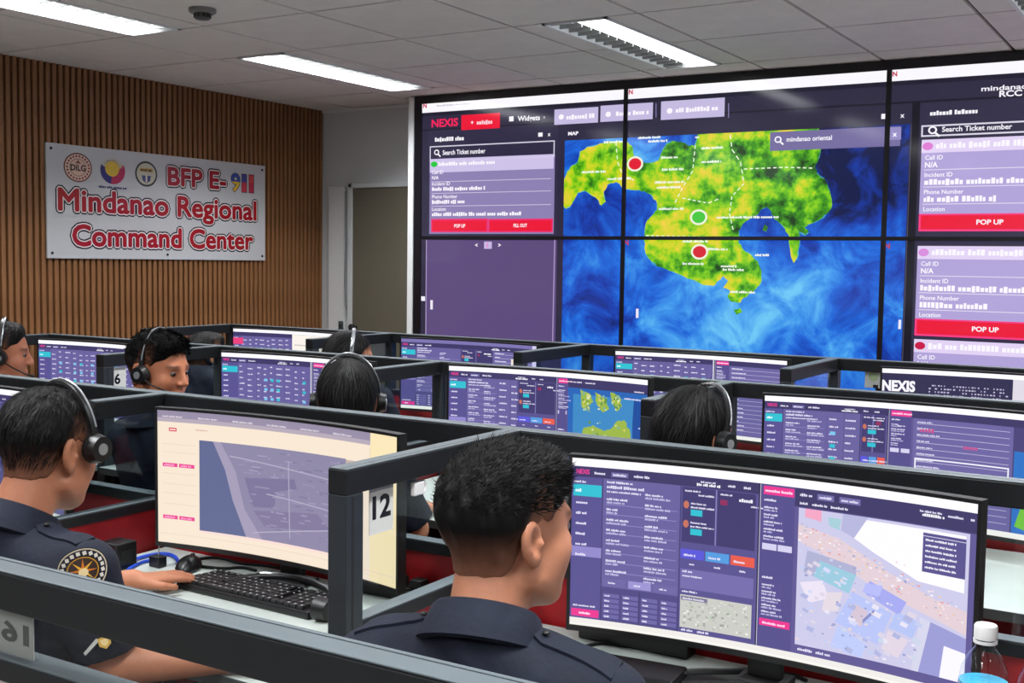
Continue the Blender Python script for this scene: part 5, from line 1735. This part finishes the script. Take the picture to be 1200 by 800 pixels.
M_thread = mat('white_thread', (206, 204, 200), 0.7, noise=0.1)
def sleeve_badges(shirt, arms):
    """round embroidered patch high on the right sleeve and a small winged device near the hem"""
    sh, el = np.array(arms[1][0]), np.array(arms[1][1])
    d = Vector(el - sh).normalized()
    out = Vector((0.80, -0.60, 0.0)); out = (out - d * out.dot(d)).normalized()
    side = d.cross(out).normalized()
    def at(f, off, x=0.0, y=0.0):
        """point on the sleeve skin: f along the arm, wrapped round it by x"""
        c = Vector(sh) + d * f
        a = x / 0.070
        return c + (out * math.cos(a) + side * math.sin(a)) * (0.0675 + off) - d * y
    P = Pic()
    P.ell(0, 0, 0.043, 0.043, (30, 28, 36), 0, 30); P.ell(0, 0, 0.0415, 0.0415, (196, 186, 160), 1, 30); P.ell(0, 0, 0.039, 0.039, (34, 32, 44), 2, 30)
    for k in range(20):
        a = 2 * PI * k / 20
        P.rect(0.033 * math.cos(a) - 0.0030, 0.033 * math.sin(a) - 0.0035, 0.033 * math.cos(a) + 0.0030, 0.033 * math.sin(a) + 0.0035, (214, 210, 200), 3)
    P.ell(0, 0, 0.026, 0.026, (190, 140, 40), 3, 26); P.ell(0, 0, 0.024, 0.024, (60, 46, 40), 4, 26)
    for k in range(8):
        a = 2 * PI * k / 8 + 0.2
        P.poly([(0.004 * math.cos(a - 0.8), 0.004 * math.sin(a - 0.8)), (0.023 * math.cos(a), 0.023 * math.sin(a)), (0.004 * math.cos(a + 0.8), 0.004 * math.sin(a + 0.8))], (232, 176, 50) if k % 2 else (214, 120, 40), 5)
    P.ell(0, -0.003, 0.008, 0.008, (236, 214, 160), 6, 14)
    me = P.mesh('sleeve_patch', [(-0.05 + 0.0125 * k, -0.05, -0.0375 + 0.0125 * k, 0.05) for k in range(8)], lambda x, y, h: at(-0.022, 0.010 + h, x, y), [M_print], 0.0003)
    o = bpy.data.objects.new('sleeve_patch', me); link(o, shirt)
    o['label'] = 'round gold and white embroidered patch'
    P = Pic()
    P.poly([(-0.010, 0.008), (0.010, 0.008), (0.009, -0.008), (0, -0.016), (-0.009, -0.008)], (216, 172, 80), 1)
    P.poly([(-0.006, 0.004), (0.006, 0.004), (0.005, -0.006), (0, -0.010), (-0.005, -0.006)], (240, 214, 150), 2)
    for s in (-1, 1):
        P.poly([(s * 0.010, 0.010), (s * 0.036, -0.012), (s * 0.034, -0.018), (s * 0.008, 0.003)], (206, 206, 200), 1)
    me = P.mesh('sleeve_badge', [(-0.05 + 0.0125 * k, -0.05, -0.0375 + 0.0125 * k, 0.05) for k in range(8)], lambda x, y, h: at(0.118, 0.015 + h, x, y), [M_print], 0.0003)
    o = bpy.data.objects.new('sleeve_badge', me); link(o, shirt)
    o['label'] = 'small gold shield with two white bars'

def headset(label, Mw, tilt=0.0, band_m=None, boom=True, wide=0.088, lift=0.0):
    """call headset in the frame of the head"""
    t = empty('headset')
    tag(t, label, 'headset', 'call headsets')
    t.matrix_world = Mw @ Matrix.Rotation(tilt, 4, 'X')
    pts = []
    for k in range(25):
        a = -0.18 + (PI + 0.36) * k / 24
        pts.append((wide * 1.02 * math.cos(a), 0.0, 0.004 + lift + (0.138 - lift) * math.sin(a) if math.sin(a) > 0 else 0.004 + lift + 0.06 * math.sin(a)))
    b = MB()
    rings = []
    for i, p in enumerate(pts):
        p = Vector(p)
        q = Vector(pts[min(i + 1, 24)]) - Vector(pts[max(i - 1, 0)])
        nrm = Vector((q.z, 0, -q.x)).normalized()
        rings.append([b.bm.verts.new(p + nrm * a_ + Vector((0, w_, 0))) for a_, w_ in ((-0.0025, -0.009), (0.0025, -0.007), (0.0025, 0.007), (-0.0025, 0.009))])
    for A, B in zip(rings, rings[1:]):
        for i in range(4): b.bm.faces.new((A[i], A[(i + 1) % 4], B[(i + 1) % 4], B[i]))
    b.bm.faces.new(rings[0]); b.bm.faces.new(rings[-1][::-1])
    b.build('headband', band_m or M_black, t, True)
    e = MB().tube([(p[0] * 1.03, 0.004, p[2] + 0.004) for p in pts[3:22]], 0.0022, 6).build('band_wire', M_silver, t, True)
    for s in (-1, 1):
        c = Vector((s * wide, 0, -0.004 + lift))
        cu = MB(); cu.cyl(c + Vector((s * 0.002, 0, 0)), c + Vector((s * 0.020, 0, 0)), 0.031, 0.026, 22)
        ec = cu.build('ear_cup', M_black, t, True)
        MB().tube([tuple(c + Vector((-s * 0.002, 0.022 * math.cos(a), 0.022 * math.sin(a)))) for a in np.linspace(0, 2 * PI, 19)[:-1]], 0.010, 8, True).build('ear_cushion', M_rubber, ec, True)
        MB().cyl(c + Vector((s * 0.020, 0, 0)), c + Vector((s * 0.022, 0, 0)), 0.012, n=16).build('cap_disc', M_silver, ec, True)
    if boom:
        s = 1
        MB().tube([(s * (wide + 0.012), 0.01, -0.010 + lift), (s * (wide + 0.008), 0.05, -0.035), (s * (wide - 0.02), 0.095, -0.058), (s * 0.04, 0.118, -0.066)], 0.0026, 6).build('boom', M_black, t, True)
        MB().ball((s * 0.036, 0.119, -0.067), (0.010, 0.007, 0.007), 12, 8).build('microphone', M_rubber, t, True)
    return t

def office_chair(x, y, rz, label):
    t = empty('office_chair', (x, y, 0), rz)
    tag(t, label, 'chair', 'office chairs')
    MB().box((-0.23, -0.20, 0.40), (0.23, 0.25, 0.455), 0.02).build('seat', M_chair, t, True)
    MB().box((-0.20, -0.235, 0.50), (0.20, -0.195, 0.84), 0.015).build('backrest', M_chair, t, True)
    MB().box((-0.025, -0.26, 0.36), (0.025, -0.236, 0.70), 0.004).build('back_support', M_black, t)
    MB().cyl((0, 0, 0.09), (0, 0, 0.40), 0.028).build('gas_column', M_black, t, True)
    for k in range(5):
        a = 2 * PI * k / 5
        l = MB().box((0, -0.022, 0.055), (0.26, 0.022, 0.09), 0.006, Matrix.Rotation(a, 3, 'Z'), (0, 0, 0)).build('base_leg', M_black, t)
        MB().cyl((0.245 * math.cos(a) - 0.012 * math.sin(a), 0.245 * math.sin(a) + 0.012 * math.cos(a), 0.027), (0.245 * math.cos(a) + 0.012 * math.sin(a), 0.245 * math.sin(a) - 0.012 * math.cos(a), 0.027), 0.027).build('caster', M_rubber, l, True)
    return t

# nearest officer, seen from behind at the right-hand desk
p1, h1 = make_person('officer in the centre foreground seen from behind, short black hair and dark uniform', (-0.895, 1.40, 0), 0.10, head_yaw=-0.48, head_pitch=-0.05,
                     head_at=(0.005, 0.055, 1.175), hair='short', vox=0.004, skin=(180, 122, 94))
office_chair(-0.895, 1.40, 0.10, 'black office chair under the officer in the centre foreground')
# officer at the left desk, one forearm along the desk, the other hand at the keyboard
armsL = {1: ((0.195, -0.01, 0.975), (0.225, 0.030, 0.785), (0.400, 0.200, 0.780), -0.85), -1: ((-0.19, 0.02, 0.950), (-0.27, 0.22, 0.790), (-0.185, 0.455, 0.790), -0.35)}
p2, h2 = make_person('officer at the left edge with a headset, patch on the sleeve, typing at a keyboard', (-2.03, 1.43, 0), 0.04, head_yaw=0.05, head_pitch=-0.22,
                     head_at=(-0.005, 0.075, 1.175), hair='crop', vox=0.0045, arms=armsL, badge=True, skin=(168, 110, 82))
headset('black headset with a silver band on the officer at the left edge', h2 @ Matrix.Translation((0, 0.040, 0.012)), 0.30, lift=0.01, boom=False)
office_chair(-2.03, 1.43, 0.04, 'black office chair under the officer at the left edge')
NARROW = {1: ((0.185, -0.005, 0.95), (0.205, 0.09, 0.77), (0.10, 0.29, 0.785), 0.2), -1: ((-0.185, -0.005, 0.95), (-0.205, 0.09, 0.77), (-0.10, 0.29, 0.785), -0.2)}
# middle row
p3, h3 = make_person('officer at the far left edge in profile with a headset', (-4.03, 2.66, 0), 0.0, head_yaw=-0.70, head_pitch=-0.10, head_at=(0.085, 0.05, 1.195), hair='crop', vox=0.006, skin=(170, 108, 82), arms=NARROW)
headset('black headset on the officer in profile at the far left edge', h3)
p4, h4 = make_person('officer in the middle row turning his face to the right, headset over his hair', (-2.99, 2.64, 0), -0.10, head_yaw=-1.32, head_pitch=-0.14, head_at=(0.02, -0.02, 1.200), hair='short', vox=0.006, skin=(176, 112, 82), arms=NARROW)
headset('headset with a pale band on the officer turning to the right', h4, 0.15)
p5, h5 = make_person('dark-haired officer seen from behind in front of the island map monitor', (-2.235, 2.66, 0), 0.10, head_yaw=0.50, head_pitch=-0.05, head_at=(0, 0.04, 1.150), hair='long', vox=0.007, arms=NARROW, insignia=True)
headset('thin black headset on the officer in front of the island map monitor', h5, 0.1, wide=0.094)
p6, h6 = make_person('officer with sleek dark hair and a headset at right of the middle row', (-1.125, 2.68, 0), 0.0, head_yaw=-0.35, head_pitch=-0.12, head_at=(0, 0.05, 1.140), hair='long', vox=0.007, arms=NARROW)
headset('black headset on the officer with sleek dark hair', h6, -0.25, wide=0.094)
# far row
p7, h7 = make_person('officer in the far row of whom only the crown of black hair shows', (-4.23, 4.00, 0), 0.0, head_yaw=-0.2, head_at=(0, 0.03, 1.080), hair='crop', vox=0.0085, arms=NARROW)
p8, h8 = make_person('officer in the far row with dark hair, face turned right, below the door', (-3.32, 4.00, 0), 0.0, head_yaw=-0.9, head_pitch=-0.1, head_at=(0, 0.02, 1.125), hair='long', vox=0.0084, arms=NARROW)
headset('pale-banded headset on the officer in the far row', h8, 0.0, band_m=M_silver, wide=0.092)
for (x, y, l) in ((-4.03, 2.66, 'officer in profile at the far left'), (-2.99, 2.64, 'officer turning to the right'), (-2.235, 2.66, 'officer before the island map'), (-1.125, 2.68, 'officer with sleek hair'),
                     (-4.23, 4.00, 'far officer at the left'), (-3.32, 4.00, 'far officer below the door')):
    office_chair(x, y, 0.0, 'black office chair under the ' + l)

# ================================================================== things on the desks
def keyboard(loc, rz, label):
    t = empty('keyboard', loc, rz)
    tag(t, label, 'keyboard', 'black keyboards')
    MB().box((-0.222, -0.066, 0), (0.222, 0.066, 0.018), 0.005).build('case', M_black, t)
    k = MB()
    lay = [(15, -0.049), (15, -0.028), (14, -0.008), (13, 0.012), (12, 0.031), (16, 0.051)]
    for r, (n, y) in enumerate(lay):
        for i in range(20):
            if i == 15 and r > 0: continue
            x = -0.208 + i * 0.0208 + (0.004 * r if i < 14 else 0)
            if x > 0.206: continue
            w = 0.0086
            if r == 0 and 4 <= i <= 8:
                if i == 4: w = 0.05; x = -0.208 + 6 * 0.0208
                else: continue
            k.box((x - w, y - 0.0083, 0.018), (x + w, y + 0.0083, 0.0255), 0)
    o = k.build('keys', M_key, t); o['kind'] = 'stuff'
    lg = Pic(); rnd = random.Random(2)
    for y in (-0.049, -0.028, -0.008, 0.012, 0.031, 0.051):
        for i in range(20):
            if rnd.random() < 0.75: lg.rect(-0.211 + i * 0.0208, y - 0.001, -0.205 + i * 0.0208, y + 0.003, (170, 172, 176), 0)
    me = lg.mesh('key_legends', [(-0.21, -0.07, 0.205, 0.07)], lambda x, y, h: (x, y, 0.0257), [M_print], 0.0)
    o = bpy.data.objects.new('key_legends', me); o['kind'] = 'stuff'; link(o, t)
    return t
keyboard((-1.975, 2.045, DESK), -0.02, 'black keyboard on the desk of the officer at the left edge')
keyboard((-0.70, 1.86, DESK), 0.05, 'black keyboard on the desk of the officer in the centre foreground')

def mouse(loc, rz, label):
    t = empty('mouse', loc, rz)
    tag(t, label, 'mouse')
    F = Field((-0.05, -0.07, -0.01), (0.05, 0.07, 0.06), 0.004)
    F.ell((0, 0, 0.004), (0.032, 0.056, 0.034), 0.01)
    F.cut(lambda X: -X[..., 2])
    F.build('mouse_body', M_black, t, None, 1)
    MB().cyl((-0.004, 0.034, 0.028), (0.004, 0.034, 0.028), 0.008).build('scroll_wheel', M_rubber, t, True)
mouse((-2.305, 2.125, DESK), 0.5, 'black mouse beside the keyboard at left')

# headset left on the desk, its band standing in an arc
t = empty('headset', (-1.80, 2.02, DESK))
tag(t, 'black headset lying on the desk beside the left keyboard', 'headset', 'call headsets')
arc_px = [(262, 684), (283, 678), (306, 675), (330, 675.5), (350, 678), (368, 683), (384, 691), (393, 702), (390, 716)]
pts = [dp(u, v, DESK + 0.020) - Vector((-1.80, 2.02, DESK)) for u, v in arc_px]
MB().tube(pts, 0.010, 10).build('headband', M_black, t, True)
MB().tube([p + Vector((0.0, -0.004, 0.009)) for p in pts[2:-1]], 0.0035, 6).build('band_wire', M_silver, t, True)
q = pts[-1] + Vector((-0.01, -0.02, 0.008))
c = MB().cyl(q + Vector((-0.018, 0, 0)), q + Vector((0.018, 0, 0)), 0.028, 0.024, 20).build('ear_cup', M_black, t, True)

def cable(name, label, px, z, r, m, cat='cable', extra=()):
    pts = [dp(u, v, z) for u, v in px]
    # round the corners
    for _ in range(2):
        n = [pts[0]]
        for a, b in zip(pts, pts[1:]): n += [a * 0.75 + b * 0.25, a * 0.25 + b * 0.75]
        pts = n + [pts[-1]]
    o = MB().tube(pts, r, 8).build(name, m, None, True)
    tag(o, label, cat)
    return o
cable('network_cable', 'blue network cable curling on the desk under the left monitor', [(148, 661), (160, 654), (176, 650), (192, 648), (205, 651), (211, 661)], DESK + 0.006, 0.0052, M_blue)
cable('network_cable', 'lower strand of blue cable beside the small black box', [(150, 667), (166, 658), (182, 655), (194, 652)], DESK + 0.005, 0.0045, M_blue)
cable('black_cable', 'thin black cable lying behind the left keyboard', [(215, 660), (240, 664), (262, 666), (285, 664), (300, 668)], DESK + 0.004, 0.004, M_rubber)
cable('black_cable', 'thin black cable trailing under the left monitor', [(230, 655), (255, 652), (280, 660), (310, 662), (345, 668)], DESK + 0.004, 0.0035, M_rubber)
cable('black_cable', 'thin black cable right of the left keyboard', [(372, 676), (374, 690), (376, 704), (392, 712)], DESK + 0.004, 0.003, M_rubber)
cable('black_cable', 'black cable left of the foreground monitor stand', [(690, 742), (712, 748), (740, 752), (770, 748), (800, 752)], DESK + 0.004, 0.004, M_rubber)
cable('black_cable', 'second black cable left of the foreground monitor stand', [(684, 757), (706, 752), (735, 757), (765, 760), (790, 757)], DESK + 0.004, 0.0035, M_rubber)
cable('black_cable', 'black cable looping below the foreground screen', [(760, 800), (785, 790), (815, 786), (850, 787), (890, 785)], DESK + 0.007, 0.007, M_rubber)
cable('black_cable', 'black cable at right below the foreground screen', [(880, 799), (905, 788), (930, 790), (945, 797)], DESK + 0.004, 0.004, M_rubber)

# small boxes and hubs
t = empty('desk_hub', (-2.475, 2.035, DESK)); tag(t, 'small black box beside the sleeve patch', 'box')
MB().box((-0.035, -0.035, 0), (0.035, 0.035, 0.072), 0.004).build('case', M_black, t); MB().box((0.0352, -0.02, 0.03), (0.0362, 0.02, 0.05)).build('socket', M_blackm, t)
t = empty('thin_antenna', (-2.395, 2.10, DESK)); tag(t, 'thin wire standing in front of the red panel at left', 'wire')
MB().tube([(0, 0, 0.0), (0.004, 0, 0.05), (0.010, 0.004, 0.085), (0.018, 0.006, 0.115)], 0.0016, 6).build('wire', M_silver, t, True); MB().box((-0.02, -0.014, 0), (0.02, 0.014, 0.03), 0.003).build('plug', M_black, t)
def power_strip(loc, rz, label, n=4):
    t = empty('power_strip', loc, rz); tag(t, label, 'power strip')
    MB().box((-0.13, -0.025, 0), (0.13, 0.025, 0.035), 0.005).build('case', M_black, t)
    for k in range(n): MB().box((-0.11 + k * 0.06, -0.018, 0.035), (-0.075 + k * 0.06, 0.018, 0.055), 0.003).build('plug', M_blackm, t)
power_strip((-1.72, 2.238, DESK), 0.0, 'black power strip under the left monitor')
power_strip((-1.05, 2.238, DESK), 0.0, 'black power strip behind the foreground monitor stand')
t = empty('docking_station', (-0.965, 2.04, DESK), 0.1); tag(t, 'black docking box under the foreground monitor', 'box')
MB().box((-0.10, -0.05, 0), (0.10, 0.05, 0.032), 0.005).build('case', M_black, t); MB().box((-0.06, -0.0505, 0.012), (-0.02, -0.0502, 0.020)).build('socket', M_groove, t)

# drink bottles
M_pet = glassmat('clear_plastic', (0.93, 0.96, 0.97), 0.16)
M_bluew = mat('blue_drink', (70, 170, 205), 0.15, noise=0.05)
M_redw = mat('red_drink', (170, 18, 40), 0.15, noise=0.05)
def bottle(loc, label, liquid):
    t = empty('drink_bottle', loc); tag(t, label, 'bottle', 'drink bottles')
    MB().lathe([(0.0, 0.0), (0.036, 0.0), (0.039, 0.006), (0.039, 0.060), (0.036, 0.066), (0.039, 0.072), (0.039, 0.120), (0.036, 0.127), (0.039, 0.134), (0.039, 0.165), (0.035, 0.190), (0.025, 0.212), (0.016, 0.224), (0.0145, 0.232), (0.0145, 0.245)]).build('bottle_wall', M_pet, t, True)
    MB().lathe([(0.0, 0.003), (0.035, 0.003), (0.0375, 0.008), (0.0375, 0.060), (0.0345, 0.066), (0.0375, 0.072), (0.0375, 0.120), (0.0345, 0.127), (0.0375, 0.134), (0.0375, 0.170), (0.0, 0.1705)]).build('drink', liquid, t, True)
    c = MB().lathe([(0.0, 0.262), (0.0165, 0.262), (0.018, 0.259), (0.018, 0.240), (0.0, 0.240)], 20).build('cap', M_white, t, True)
    MB().lathe([(0.017, 0.238), (0.0185, 0.238), (0.0185, 0.233), (0.017, 0.233)], 20).build('neck_ring', M_white, t, True)
bottle((-0.298, 1.94, DESK), 'clear bottle with blue drink and white cap in front of the foreground monitor corner', M_bluew)
bottle((-0.212, 1.94, DESK), 'clear bottle with red drink at the right edge', M_redw)
